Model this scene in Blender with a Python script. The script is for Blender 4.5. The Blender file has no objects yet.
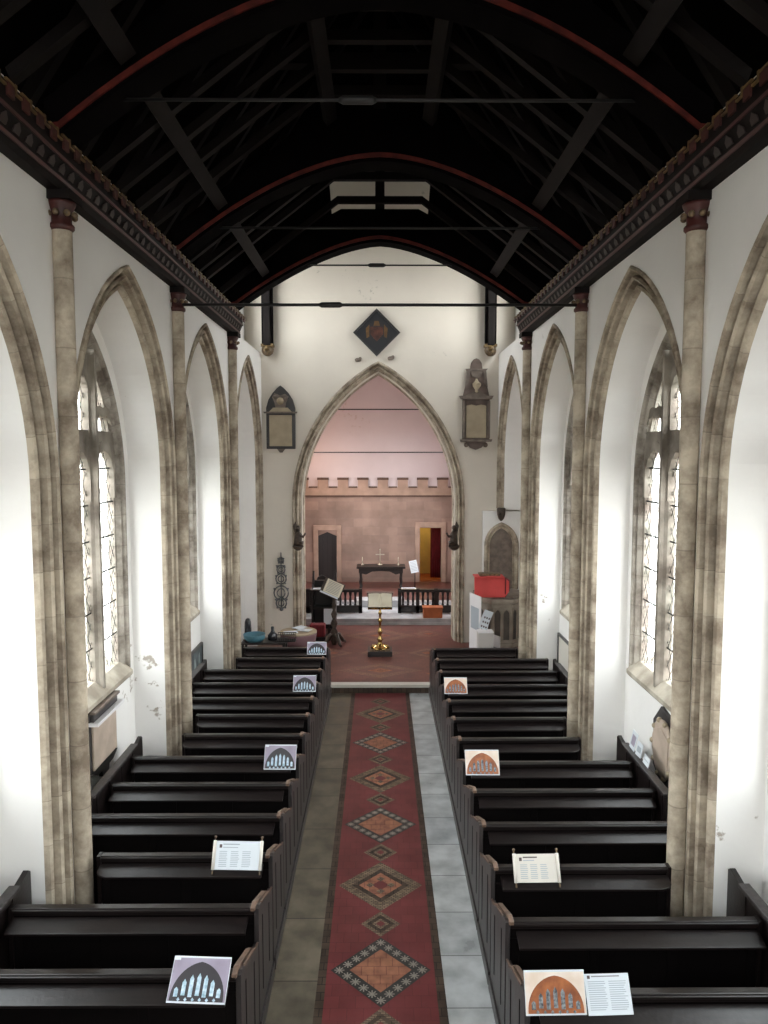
import bpy, bmesh, math, random
from mathutils import Vector, Matrix
random.seed(7)
PI = math.pi
S = bpy.context.scene
COL = S.collection

# ------------------------------------------------------------ camera, sky, light, exposure
F_PX = 740.0
cam_d = bpy.data.cameras.new('camera'); cam = bpy.data.objects.new('camera', cam_d); COL.objects.link(cam)
cam_d.sensor_fit = 'VERTICAL'; cam_d.sensor_height = 36.0; cam_d.lens = 36.0 * F_PX / 1024.0
cam_d.clip_start = 0.05; cam_d.clip_end = 200
cam.location = (0, 0, 5.0)
cam.rotation_euler = (PI / 2 - math.atan(59 / F_PX), 0, -math.atan(4 / F_PX))
S.camera = cam
S.view_settings.view_transform = 'Standard'; S.view_settings.look = 'None'
S.view_settings.gamma = 1; S.view_settings.use_curve_mapping = False
S.view_settings.exposure = 0.64
S.cycles.max_bounces = 8; S.cycles.diffuse_bounces = 6; S.cycles.transparent_max_bounces = 12
S.cycles.sample_clamp_indirect = 6.0
S.cycles.caustics_reflective = False; S.cycles.caustics_refractive = False

SKY = 10.0
w = bpy.data.worlds.new('sky'); S.world = w; w.use_nodes = True
nt = w.node_tree; nt.nodes.clear()
wo = nt.nodes.new('ShaderNodeOutputWorld'); bg = nt.nodes.new('ShaderNodeBackground')
tc = nt.nodes.new('ShaderNodeTexCoord'); sx = nt.nodes.new('ShaderNodeSeparateXYZ'); cr = nt.nodes.new('ShaderNodeValToRGB')
mr = nt.nodes.new('ShaderNodeMapRange'); mr.inputs[1].default_value = -0.3; mr.inputs[2].default_value = 0.7
cr.color_ramp.elements[0].color = (.62, .58, .52, 1); cr.color_ramp.elements[1].color = (.93, .965, 1.0, 1)
e = cr.color_ramp.elements.new(.3); e.color = (.985, .985, .98, 1)
nt.links.new(tc.outputs['Generated'], sx.inputs[0]); nt.links.new(sx.outputs[2], mr.inputs[0])
nt.links.new(mr.outputs[0], cr.inputs[0]); nt.links.new(cr.outputs[0], bg.inputs[0])
bg.inputs[1].default_value = SKY; nt.links.new(bg.outputs[0], wo.inputs[0])

def portal(loc, rot, sx_, sy_):
    l = bpy.data.lights.new('window_daylight', 'AREA'); l.shape = 'RECTANGLE'; l.size = sx_; l.size_y = sy_
    l.cycles.is_portal = True
    o = bpy.data.objects.new('window_daylight', l); COL.objects.link(o); o.location = loc; o.rotation_euler = rot
PIERS = [-0.85, 3.05, 6.9, 10.75, 14.65]
YE = 18.6
for k in range(4):
    c = (PIERS[k] + PIERS[k + 1]) / 2
    portal((3.92, c, 4.35), (0, PI / 2, 0), 4.9, 2.8)
    portal((-3.92, c, 4.35), (0, -PI / 2, 0), 4.9, 2.8)
portal((4.0, 16.8, 8.93), (0, PI / 2, 0), 2.2, 2.6)
portal((-4.0, 16.8, 8.93), (0, -PI / 2, 0), 2.2, 2.6)
portal((0, -3.6, 6.9), (PI / 2, 0, 0), 4.2, 3.8)  # portal of the added west window
for s in (1, -1):
    portal((s * 3.35, 22.3, 4.0), (0, s * PI / 2, 0), 3.2, 2.6)  # portals of the added chancel side windows

# ------------------------------------------------------------ materials
def nm(name):
    m = bpy.data.materials.new(name); m.use_nodes = True
    return m, m.node_tree, m.node_tree.nodes['Principled BSDF']
def mat(name, col, rough=.6, metal=0.0, spec=.5, noise=0.0, scale=4.0, col2=None, bump=0.0, bscale=30, stretch=(1, 1, 1), emit=None):
    m, t, b = nm(name)
    b.inputs['Base Color'].default_value = (*col, 1); b.inputs['Roughness'].default_value = rough
    b.inputs['Metallic'].default_value = metal; b.inputs['Specular IOR Level'].default_value = spec
    if noise or col2:
        co = t.nodes.new('ShaderNodeTexCoord'); mp = t.nodes.new('ShaderNodeMapping'); mp.inputs['Scale'].default_value = stretch
        n = t.nodes.new('ShaderNodeTexNoise'); n.inputs['Scale'].default_value = scale; n.inputs['Detail'].default_value = 6
        r = t.nodes.new('ShaderNodeValToRGB'); r.color_ramp.elements[0].position = .35; r.color_ramp.elements[1].position = .65
        c2 = col2 or tuple(max(0, v * (1 - noise)) for v in col)
        r.color_ramp.elements[0].color = (*c2, 1); r.color_ramp.elements[1].color = (*col, 1)
        t.links.new(co.outputs['Object'], mp.inputs[0]); t.links.new(mp.outputs[0], n.inputs[0])
        t.links.new(n.outputs[0], r.inputs[0]); t.links.new(r.outputs[0], b.inputs['Base Color'])
    if bump:
        co = t.nodes.new('ShaderNodeTexCoord'); n = t.nodes.new('ShaderNodeTexNoise'); n.inputs['Scale'].default_value = bscale
        bp = t.nodes.new('ShaderNodeBump'); bp.inputs['Strength'].default_value = bump; bp.inputs['Distance'].default_value = .01
        t.links.new(co.outputs['Object'], n.inputs[0]); t.links.new(n.outputs[0], bp.inputs['Height']); t.links.new(bp.outputs[0], b.inputs['Normal'])
    if emit:
        b.inputs['Emission Color'].default_value = (*emit[0], 1); b.inputs['Emission Strength'].default_value = emit[1]
    return m

def plaster(name, base, stain):
    m, t, b = nm(name); b.inputs['Roughness'].default_value = .85; b.inputs['Specular IOR Level'].default_value = .2
    co = t.nodes.new('ShaderNodeTexCoord')
    n = t.nodes.new('ShaderNodeTexNoise'); n.inputs['Scale'].default_value = .9; n.inputs['Detail'].default_value = 5
    r = t.nodes.new('ShaderNodeValToRGB'); r.color_ramp.elements[0].position = .3; r.color_ramp.elements[1].position = .62
    r.color_ramp.elements[0].color = (*[v * .93 for v in base], 1); r.color_ramp.elements[1].color = (*base, 1)
    n2 = t.nodes.new('ShaderNodeTexNoise'); n2.inputs['Scale'].default_value = 7; n2.inputs['Detail'].default_value = 8
    n3 = t.nodes.new('ShaderNodeTexNoise'); n3.inputs['Scale'].default_value = .55
    mu = t.nodes.new('ShaderNodeMath'); mu.operation = 'MULTIPLY'; mu.use_clamp = True
    r2 = t.nodes.new('ShaderNodeValToRGB'); r2.color_ramp.elements[0].position = .41; r2.color_ramp.elements[1].position = .45
    r2.color_ramp.elements[0].color = (0, 0, 0, 1); r2.color_ramp.elements[1].color = (1, 1, 1, 1)
    mx = t.nodes.new('ShaderNodeMixRGB'); mx.inputs[2].default_value = (*stain, 1)
    n2.inputs['Roughness'].default_value = .6
    for k in (n, n2, n3): t.links.new(co.outputs['Object'], k.inputs[0])
    t.links.new(n.outputs[0], r.inputs[0]); t.links.new(n2.outputs[0], mu.inputs[0]); t.links.new(n3.outputs[0], mu.inputs[1])
    t.links.new(mu.outputs[0], r2.inputs[0]); t.links.new(r2.outputs[0], mx.inputs[0]); t.links.new(r.outputs[0], mx.inputs[1])
    t.links.new(mx.outputs[0], b.inputs['Base Color'])
    bp = t.nodes.new('ShaderNodeBump'); bp.inputs['Strength'].default_value = .25; bp.inputs['Distance'].default_value = .02
    n4 = t.nodes.new('ShaderNodeTexNoise'); n4.inputs['Scale'].default_value = 5
    t.links.new(co.outputs['Object'], n4.inputs[0]); t.links.new(n4.outputs[0], bp.inputs['Height']); t.links.new(bp.outputs[0], b.inputs['Normal'])
    return m

def stone_uv(name, c1, c2, joint):
    # dressed stone, blocks counted along UV.y
    m, t, b = nm(name); b.inputs['Roughness'].default_value = .8; b.inputs['Specular IOR Level'].default_value = .25
    L = t.links
    uv = t.nodes.new('ShaderNodeTexCoord'); sp = t.nodes.new('ShaderNodeSeparateXYZ'); L.new(uv.outputs['UV'], sp.inputs[0])
    fl = t.nodes.new('ShaderNodeMath'); fl.operation = 'FLOOR'; L.new(sp.outputs[1], fl.inputs[0])
    fr = t.nodes.new('ShaderNodeMath'); fr.operation = 'FRACT'; L.new(sp.outputs[1], fr.inputs[0])
    wn = t.nodes.new('ShaderNodeTexWhiteNoise'); wn.noise_dimensions = '1D'; L.new(fl.outputs[0], wn.inputs['W'])
    n = t.nodes.new('ShaderNodeTexNoise'); n.inputs['Scale'].default_value = 3.2; n.inputs['Detail'].default_value = 8; n.inputs['Roughness'].default_value = .65
    L.new(uv.outputs['Object'], n.inputs[0])
    ad = t.nodes.new('ShaderNodeMath'); ad.operation = 'MULTIPLY_ADD'; ad.inputs[1].default_value = .12; L.new(wn.outputs[0], ad.inputs[0]); L.new(n.outputs[0], ad.inputs[2])
    r = t.nodes.new('ShaderNodeValToRGB'); r.color_ramp.elements[0].position = .40; r.color_ramp.elements[1].position = .68
    r.color_ramp.elements[0].color = (*c2, 1); r.color_ramp.elements[1].color = (*c1, 1); L.new(ad.outputs[0], r.inputs[0])
    gt = t.nodes.new('ShaderNodeMath'); gt.operation = 'GREATER_THAN'; gt.inputs[1].default_value = .98; L.new(fr.outputs[0], gt.inputs[0])
    mx = t.nodes.new('ShaderNodeMixRGB'); mx.inputs[2].default_value = (*joint, 1)
    sc = t.nodes.new('ShaderNodeMath'); sc.operation = 'MULTIPLY'; sc.inputs[1].default_value = .4; L.new(gt.outputs[0], sc.inputs[0])
    L.new(sc.outputs[0], mx.inputs[0]); L.new(r.outputs[0], mx.inputs[1]); L.new(mx.outputs[0], b.inputs['Base Color'])
    bp = t.nodes.new('ShaderNodeBump'); bp.inputs['Strength'].default_value = .5; bp.inputs['Distance'].default_value = .02
    L.new(n.outputs[0], bp.inputs['Height']); L.new(bp.outputs[0], b.inputs['Normal'])
    return m

def brickmat(name, c1, c2, mortar, bw, rh, axes='XZ', msize=.008, rough=.8, spec=.3, nscale=3.0, nstr=.5, rrange=None):
    m, t, b = nm(name); b.inputs['Roughness'].default_value = rough; b.inputs['Specular IOR Level'].default_value = spec
    L = t.links
    co = t.nodes.new('ShaderNodeTexCoord'); sp = t.nodes.new('ShaderNodeSeparateXYZ'); cb = t.nodes.new('ShaderNodeCombineXYZ')
    L.new(co.outputs['Object'], sp.inputs[0]); L.new(sp.outputs['XYZ'.index(axes[0])], cb.inputs[0]); L.new(sp.outputs['XYZ'.index(axes[1])], cb.inputs[1])
    br = t.nodes.new('ShaderNodeTexBrick'); br.inputs['Scale'].default_value = 1; br.inputs['Brick Width'].default_value = bw; br.inputs['Row Height'].default_value = rh
    br.inputs['Mortar Size'].default_value = msize; br.inputs['Color1'].default_value = (*c1, 1); br.inputs['Color2'].default_value = (*c2, 1); br.inputs['Mortar'].default_value = (*mortar, 1)
    L.new(cb.outputs[0], br.inputs[0])
    n = t.nodes.new('ShaderNodeTexNoise'); n.inputs['Scale'].default_value = nscale; n.inputs['Detail'].default_value = 7; L.new(co.outputs['Object'], n.inputs[0])
    r = t.nodes.new('ShaderNodeValToRGB'); r.color_ramp.elements[0].position = .35; r.color_ramp.elements[1].position = .65
    v = 1 - nstr; r.color_ramp.elements[0].color = (v, v, v, 1)
    L.new(n.outputs[0], r.inputs[0])
    mx = t.nodes.new('ShaderNodeMixRGB'); mx.blend_type = 'MULTIPLY'; mx.inputs[0].default_value = 1
    L.new(br.outputs[0], mx.inputs[1]); L.new(r.outputs[0], mx.inputs[2]); L.new(mx.outputs[0], b.inputs['Base Color'])
    if rrange:
        rr = t.nodes.new('ShaderNodeMapRange'); rr.inputs[3].default_value = rrange[0]; rr.inputs[4].default_value = rrange[1]; rr.inputs[1].default_value = .3; rr.inputs[2].default_value = .7
        L.new(n.outputs[0], rr.inputs[0]); L.new(rr.outputs[0], b.inputs['Roughness'])
    return m

def glassmat(name):
    m = bpy.data.materials.new(name); m.use_nodes = True; t = m.node_tree; t.nodes.clear()
    o = t.nodes.new('ShaderNodeOutputMaterial'); mix = t.nodes.new('ShaderNodeMixShader'); tr = t.nodes.new('ShaderNodeBsdfTransparent'); gl = t.nodes.new('ShaderNodeBsdfGlossy')
    co = t.nodes.new('ShaderNodeTexCoord'); n = t.nodes.new('ShaderNodeTexVoronoi'); n.inputs['Scale'].default_value = 5
    r = t.nodes.new('ShaderNodeValToRGB'); r.color_ramp.elements[0].color = (.90, .94, .93, 1); r.color_ramp.elements[1].color = (1, 1, 1, 1); r.color_ramp.elements[0].position = .2; r.color_ramp.elements[1].position = .7
    t.links.new(co.outputs['Object'], n.inputs[0]); t.links.new(n.outputs['Color'], r.inputs[0]); t.links.new(r.outputs[0], tr.inputs[0])
    gl.inputs['Roughness'].default_value = .1; mix.inputs[0].default_value = .06
    t.links.new(tr.outputs[0], mix.inputs[1]); t.links.new(gl.outputs[0], mix.inputs[2]); t.links.new(mix.outputs[0], o.inputs[0])
    return m

M = {}
M['white'] = plaster('whitewashed_plaster', (.86, .84, .815), (.42, .37, .32))
M['whiteE'] = plaster('cream_plaster', (.70, .64, .56), (.50, .46, .40))
M['pink'] = plaster('pink_plaster', (.66, .57, .58), (.55, .44, .42))
M['stone'] = stone_uv('dressed_limestone', (.52, .445, .345), (.20, .155, .115), (.14, .11, .085))
M['winstone'] = stone_uv('window_stone', (.40, .36, .31), (.13, .105, .085), (.10, .08, .065))
M['winstone_plain'] = mat('window_limestone', (.36, .32, .27), .8, spec=.25, scale=2.2, col2=(.12, .10, .08), bump=.4)
M['stone_plain'] = mat('limestone', (.50, .45, .37), .8, spec=.25, scale=3, col2=(.28, .24, .19), bump=.4)
M['ashlar'] = brickmat('pink_ashlar', (.40, .275, .22), (.31, .215, .175), (.33, .24, .20), .62, .30, 'XZ', .005, nscale=1.4, nstr=.3)
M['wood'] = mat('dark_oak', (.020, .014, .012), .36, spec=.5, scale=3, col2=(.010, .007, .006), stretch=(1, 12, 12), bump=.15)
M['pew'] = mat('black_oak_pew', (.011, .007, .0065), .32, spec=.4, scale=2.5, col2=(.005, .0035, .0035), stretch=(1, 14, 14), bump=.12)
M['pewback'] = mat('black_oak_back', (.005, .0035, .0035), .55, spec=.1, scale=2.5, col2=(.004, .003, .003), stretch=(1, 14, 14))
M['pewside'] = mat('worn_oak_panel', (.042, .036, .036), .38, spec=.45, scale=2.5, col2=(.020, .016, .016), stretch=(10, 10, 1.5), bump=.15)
M['pewcap'] = mat('rubbed_oak_cap', (.16, .10, .07), .5, scale=5, col2=(.07, .042, .03))
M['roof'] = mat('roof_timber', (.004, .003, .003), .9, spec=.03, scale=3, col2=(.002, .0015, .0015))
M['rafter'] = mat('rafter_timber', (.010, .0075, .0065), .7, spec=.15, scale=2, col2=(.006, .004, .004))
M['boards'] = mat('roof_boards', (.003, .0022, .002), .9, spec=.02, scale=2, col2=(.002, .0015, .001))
M['redpaint'] = mat('dark_red_paint', (.07, .013, .010), .55, scale=6, col2=(.04, .010, .008))
M['rededge'] = mat('red_moulding_paint', (.13, .020, .013), .6, spec=.2, scale=6, col2=(.06, .010, .008))
M['gold'] = mat('dull_gilding', (.22, .14, .05), .5, metal=.2, scale=9, col2=(.10, .06, .025))
M['cornice'] = mat('painted_cornice', (.010, .006, .005), .7, spec=.15, scale=5, col2=(.006, .004, .004))
M['friezepaint'] = mat('frieze_paint', (.022, .010, .007), .6)
M['iron'] = mat('black_iron', (.02, .018, .018), .5, metal=.3)
M['floor'] = mat('dark_floorboards', (.05, .042, .036), .7, scale=3, col2=(.025, .02, .018), stretch=(6, 1, 1))
M['flagL'] = brickmat('brown_flagstone', (.22, .185, .135), (.16, .135, .10), (.06, .05, .04), 4.3, .95, 'XY', .006, rough=.4, nscale=3.5, nstr=.5, rrange=(.3, .6))
M['flagR'] = brickmat('grey_flagstone', (.62, .63, .62), (.50, .515, .52), (.20, .20, .195), 4.1, .70, 'XY', .006, rough=.35, nscale=3, nstr=.4, rrange=(.25, .5))
M['redtile'] = brickmat('red_tile', (.205, .047, .048), (.18, .041, .043), (.15, .036, .037), .15, .15, 'XY', .003, rough=.42, nscale=2, nstr=.25)
M['bordertile'] = brickmat('dark_border_tile', (.065, .045, .034), (.10, .07, .05), (.03, .022, .018), .10, .10, 'XY', .004, rough=.45, nscale=4, nstr=.4)
M['tantile'] = brickmat('tan_mosaic_tile', (.33, .25, .165), (.16, .115, .08), (.10, .07, .05), .05, .025, 'XY', .004, rough=.5, nscale=5, nstr=.25)
M['orangetile'] = brickmat('terracotta_tile', (.44, .19, .11), (.37, .15, .095), (.24, .09, .06), .12, .12, 'XY', .004, rough=.5, nscale=9, nstr=.4)
M['blacktile'] = mat('black_tile', (.028, .028, .027), .4)
M['greytile'] = mat('pale_tile', (.30, .28, .24), .5)
M['chtile'] = brickmat('chancel_red_tile', (.20, .075, .060), (.155, .058, .050), (.11, .05, .042), .15, .15, 'XY', .004, rough=.33, nscale=2, nstr=.25)
M['chtan'] = brickmat('chancel_tan_tile', (.29, .15, .105), (.23, .12, .09), (.12, .07, .05), .1, .1, 'XY', .004, rough=.35, nscale=4, nstr=.3)
M['battle'] = mat('pale_pink_stone', (.44, .30, .23), .8, noise=.25, scale=3)
M['battlecap'] = mat('brown_stone_cap', (.13, .075, .055), .8, noise=.3, scale=3)
M['marble'] = mat('white_marble', (.60, .60, .60), .3, scale=3, col2=(.40, .41, .43))
M['brass'] = mat('brass', (.62, .42, .16), .22, metal=1.0)
M['silver'] = mat('silvered_metal', (.5, .45, .36), .3, metal=.9)
M['page'] = mat('cream_paper', (.72, .66, .52), .7, spec=.2)
M['paper'] = mat('white_paper', (.66, .70, .74), .6, spec=.2)
M['parch'] = mat('parchment', (.66, .62, .56), .7, spec=.2)
M['ink'] = mat('grey_ink', (.22, .22, .24), .7)
M['inkdark'] = mat('dark_ink', (.10, .07, .07), .7)
M['inkpale'] = mat('pale_ink', (.36, .40, .44), .7)
M['ph_lilac'] = mat('photo_lilac', (.26, .22, .28), .35, scale=5, col2=(.34, .30, .38))
M['ph_dark'] = mat('photo_dark', (.040, .035, .040), .35)
M['ph_light'] = mat('photo_window_light', (.62, .74, .84), .35, scale=30, col2=(.22, .36, .44))
M['ph_orange'] = mat('photo_orange_stone', (.42, .14, .05), .35, scale=12, col2=(.22, .07, .03))
M['ph_cream'] = mat('photo_cream', (.70, .55, .44), .35, scale=6, col2=(.80, .70, .62))
M['ph_glass'] = mat('photo_stained_glass', (.30, .34, .36), .35, scale=45, col2=(.05, .05, .06))
M['redcloth'] = mat('scarlet_cloth', (.62, .07, .065), .75, scale=3, col2=(.52, .055, .05))
M['redcurtain'] = mat('dark_red_curtain', (.22, .012, .018), .8, scale=4, col2=(.12, .006, .01), stretch=(10, 1, 1))
M['yellow'] = mat('yellow_wall', (.72, .55, .17), .8, noise=.2, scale=2)
M['orangebox'] = mat('orange_wood', (.46, .13, .04), .5, noise=.3, scale=5)
M['memdark'] = mat('slate_black', (.030, .026, .026), .4)
M['memtan'] = mat('tan_marble', (.42, .34, .23), .5, noise=.2, scale=4)
M['memgrey'] = mat('weathered_marble', (.20, .155, .125), .6, noise=.4, scale=9)
M['memgrey2'] = mat('brown_marble', (.16, .11, .09), .55, noise=.4, scale=6)
M['memcream'] = mat('pinkish_marble', (.50, .40, .32), .55, noise=.2, scale=4)
M['hatch'] = mat('hatchment_black', (.012, .013, .016), .4)
M['hatchred'] = mat('hatchment_red', (.10, .030, .018), .5, noise=.7, scale=9)
M['hatchgold'] = mat('hatchment_gold', (.14, .07, .02), .5, noise=.5, scale=9)
M['pulpit'] = mat('pulpit_stone', (.42, .36, .29), .75, noise=.3, scale=5, bump=.3)
M['pulpitd'] = mat('pulpit_dark_stone', (.10, .085, .072), .8, noise=.4, scale=5)
M['display'] = mat('white_display', (.74, .72, .72), .5)
M['displaytan'] = mat('pale_board', (.50, .46, .43), .6)
M['teal'] = mat('teal_plastic', (.06, .17, .22), .4)
M['purple'] = mat('mauve_cloth', (.20, .11, .12), .8)
M['darkglass'] = mat('dark_bottle', (.03, .03, .035), .2)
M['bluegrey'] = mat('painting_blue_grey', (.10, .13, .14), .5, scale=4, col2=(.03, .04, .045))
M['figure'] = mat('painting_pale_figure', (.32, .36, .35), .5, scale=6, col2=(.18, .21, .21))
M['bronze'] = mat('carved_dark_wood', (.07, .045, .03), .5, scale=20, col2=(.03, .018, .012))
M['giltwood'] = mat('faded_gilt_wood', (.22, .15, .08), .5, scale=20, col2=(.06, .035, .02))
M['steel'] = mat('grey_wrought_metal', (.16, .16, .165), .35, metal=.7)
M['glass'] = glassmat('window_glass')
M['lead'] = mat('lead_came', (.015, .015, .015), .7)
M['earth'] = mat('churchyard_paving', (.20, .18, .15), .9, noise=.4, scale=.6)

# ------------------------------------------------------------ mesh helpers
class MB:
    def __init__(s): s.bm = bmesh.new(); s.mats = []; s.uv = None
    def mi(s, m):
        if m not in s.mats: s.mats.append(m)
        return s.mats.index(m)
    def faces(s, verts, faces, m):
        i = s.mi(m); vs = [s.bm.verts.new(v) for v in verts]; out = []
        for f in faces:
            try: fa = s.bm.faces.new([vs[k] for k in f])
            except ValueError: continue
            fa.material_index = i; out.append(fa)
        return out
    def box(s, x0, x1, y0, y1, z0, z1, m, mtx=None):
        v = [Vector(p) for p in ((x0, y0, z0), (x1, y0, z0), (x1, y1, z0), (x0, y1, z0), (x0, y0, z1), (x1, y0, z1), (x1, y1, z1), (x0, y1, z1))]
        if mtx: v = [mtx @ p for p in v]
        s.faces(v, [(0, 3, 2, 1), (4, 5, 6, 7), (0, 1, 5, 4), (1, 2, 6, 5), (2, 3, 7, 6), (3, 0, 4, 7)], m); return s
    def prism(s, pts, fn, d0, d1, m):
        """pts 2D outline, fn(a, b, d) -> 3D"""
        n = len(pts); v = [fn(a, b, d0) for a, b in pts] + [fn(a, b, d1) for a, b in pts]
        s.faces(v, [tuple(range(n))[::-1], tuple(range(n, 2 * n))] + [(k, (k + 1) % n, n + (k + 1) % n, n + k) for k in range(n)], m); return s
    def lathe(s, prof, c, m, n=20, mtx=None, arc=2 * PI):
        full = abs(arc - 2 * PI) < 1e-6; v = []; k = n if full else n + 1
        for r, z in prof:
            for j in range(k):
                a = arc * j / n; p = Vector((c[0] + r * math.cos(a), c[1] + r * math.sin(a), c[2] + z)); v.append(mtx @ p if mtx else p)
        f = []
        for i in range(len(prof) - 1):
            for j in range(n):
                j2 = (j + 1) % k if full else j + 1
                f.append((i * k + j, i * k + j2, (i + 1) * k + j2, (i + 1) * k + j))
        f.append(tuple(range(k))[::-1]); f.append(tuple(range((len(prof) - 1) * k, len(prof) * k)))
        for fa in s.faces(v, f, m)[:-2]: fa.smooth = True
        return s
    def tube(s, path, r, m, n=8):
        path = [Vector(p) for p in path]; v = []
        for i, p in enumerate(path):
            t = (path[min(i + 1, len(path) - 1)] - path[max(i - 1, 0)]).normalized()
            a = t.cross(Vector((0, 0, 1)));
            if a.length < .01: a = t.cross(Vector((0, 1, 0)))
            a.normalize(); b = t.cross(a); rr = r[i] if isinstance(r, (list, tuple)) else r
            v += [p + (a * math.cos(2 * PI * j / n) + b * math.sin(2 * PI * j / n)) * rr for j in range(n)]
        f = [(i * n + j, i * n + (j + 1) % n, (i + 1) * n + (j + 1) % n, (i + 1) * n + j) for i in range(len(path) - 1) for j in range(n)]
        f += [tuple(range(n))[::-1], tuple(range((len(path) - 1) * n, len(path) * n))]
        for fa in s.faces(v, f, m)[:-2]: fa.smooth = True
        return s
    def ball(s, c, r, m, sc=(1, 1, 1), n=10):
        pr = [(math.sin(PI * i / n) * 1, -math.cos(PI * i / n)) for i in range(n + 1)]
        pr[0] = (.02, -1); pr[-1] = (.02, 1)
        mt = Matrix.Translation(c) @ Matrix.Diagonal((r * sc[0], r * sc[1], r * sc[2], 1))
        return s.lathe(pr, (0, 0, 0), m, 12, mt)
    def grid(s, rows, m, uvs=None, smooth=False):
        i = s.mi(m); R = [[s.bm.verts.new(p) for p in row] for row in rows]
        if uvs and s.uv is None: s.uv = s.bm.loops.layers.uv.new('UVMap')
        for a in range(len(R) - 1):
            for b in range(len(R[0]) - 1):
                f = s.bm.faces.new((R[a][b], R[a][b + 1], R[a + 1][b + 1], R[a + 1][b])); f.material_index = i; f.smooth = smooth
                if uvs:
                    for l, (p, q) in zip(f.loops, ((a, b), (a, b + 1), (a + 1, b + 1), (a + 1, b))): l[s.uv].uv = uvs[p][q]
        return s
    def build(s, name, parent=None, bevel=0.0, loc=None, rot=None):
        if not s.uv: bmesh.ops.recalc_face_normals(s.bm, faces=s.bm.faces)
        me = bpy.data.meshes.new(name); s.bm.to_mesh(me); s.bm.free()
        for m in s.mats: me.materials.append(M[m])
        o = bpy.data.objects.new(name, me); COL.objects.link(o)
        if parent: o.parent = parent
        if loc: o.location = loc
        if rot: o.rotation_euler = rot
        if bevel:
            b = o.modifiers.new('edge', 'BEVEL'); b.width = bevel; b.segments = 2; b.limit_method = 'ANGLE'
        return o
def tag(o, label, cat, group=None):
    o['label'] = label; o['category'] = cat
    if group: o['group'] = group
    return o
def thing(name, label, cat, loc=(0, 0, 0), rz=0, group=None):
    o = bpy.data.objects.new(name, None); COL.objects.link(o); o.location = loc; o.rotation_euler = (0, 0, rz); o.empty_display_size = .1
    return tag(o, label, cat, group)
def struct(o): o['kind'] = 'structure'; return o
def dup(root, loc, label, rz=None):
    r = root.copy(); COL.objects.link(r); r.location = loc; r['label'] = label
    if rz is not None: r.rotation_euler = (0, 0, rz)
    for ch in list(root.children):
        c = ch.copy(); COL.objects.link(c); c.parent = r
        for g in ch.children:
            d = g.copy(); COL.objects.link(d); d.parent = c
    return r
def mapX(at, s=1): return lambda a, b, d: Vector((s * (at + d), a, b))      # a = Y, b = Z
def mapY(at): return lambda a, b, d: Vector((a, at + d, b))                  # a = X, b = Z

def panel(name, outer, holes, fn, t, m):
    cu = bpy.data.curves.new('outline', 'CURVE'); cu.dimensions = '2D'; cu.fill_mode = 'BOTH'; cu.extrude = t / 2
    for pts in [outer] + holes:
        sp = cu.splines.new('POLY'); sp.points.add(len(pts) - 1); sp.use_cyclic_u = True
        for p, q in zip(sp.points, pts): p.co = (q[0], q[1], 0, 1)
    o = bpy.data.objects.new('outline', cu); COL.objects.link(o)
    dg = bpy.context.evaluated_depsgraph_get(); me = bpy.data.meshes.new_from_object(o.evaluated_get(dg))
    bpy.data.objects.remove(o); bpy.data.curves.remove(cu)
    for v in me.vertices: v.co = fn(v.co.x, v.co.y, v.co.z + t / 2)
    bm = bmesh.new(); bm.from_mesh(me); bmesh.ops.remove_doubles(bm, verts=bm.verts, dist=1e-5); bmesh.ops.recalc_face_normals(bm, faces=bm.faces)
    bm.to_mesh(me); bm.free(); me.name = name; me.materials.clear(); me.materials.append(M[m])
    ob = bpy.data.objects.new(name, me); COL.objects.link(ob); return ob

def arch(c, a, zs, R, zb, n=14, ext=None):
    """pointed arch outline: left foot -> apex -> right foot; returns (pts, cumulative length)"""
    cy = c - a + R; th = math.acos(max(-1, min(1, (c - cy) / R)))
    L = [(c - a, zb), (c - a, zb + (zs - zb) / 2), (c - a, zs)]
    for k in range(1, n + 1):
        t = PI - (PI - th) * k / n; L.append((cy + R * math.cos(t), zs + R * math.sin(t)))
    return L + [(2 * c - y, z) for y, z in L[:-1][::-1]]
def arch_h(a, h): return (h * h + a * a) / (2 * a)
def sweep_arch(mb, fn, c, a, zs, R, zb, prof, m, block=.42, n=14):
    rows = []; uvs = []
    base = arch(c, a, zs, R, zb, n); cum = [0]
    for p, q in zip(base, base[1:]): cum.append(cum[-1] + math.dist(p, q))
    for k, (off, d) in enumerate(prof):
        pts = arch(c, a - off, zs, R - off, zb, n)
        rows.append([fn(y, z, d) for y, z in pts]); uvs.append([(k * .1, l / block + c * 7.3) for l in cum])
    mb.grid(rows, m, uvs)

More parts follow.
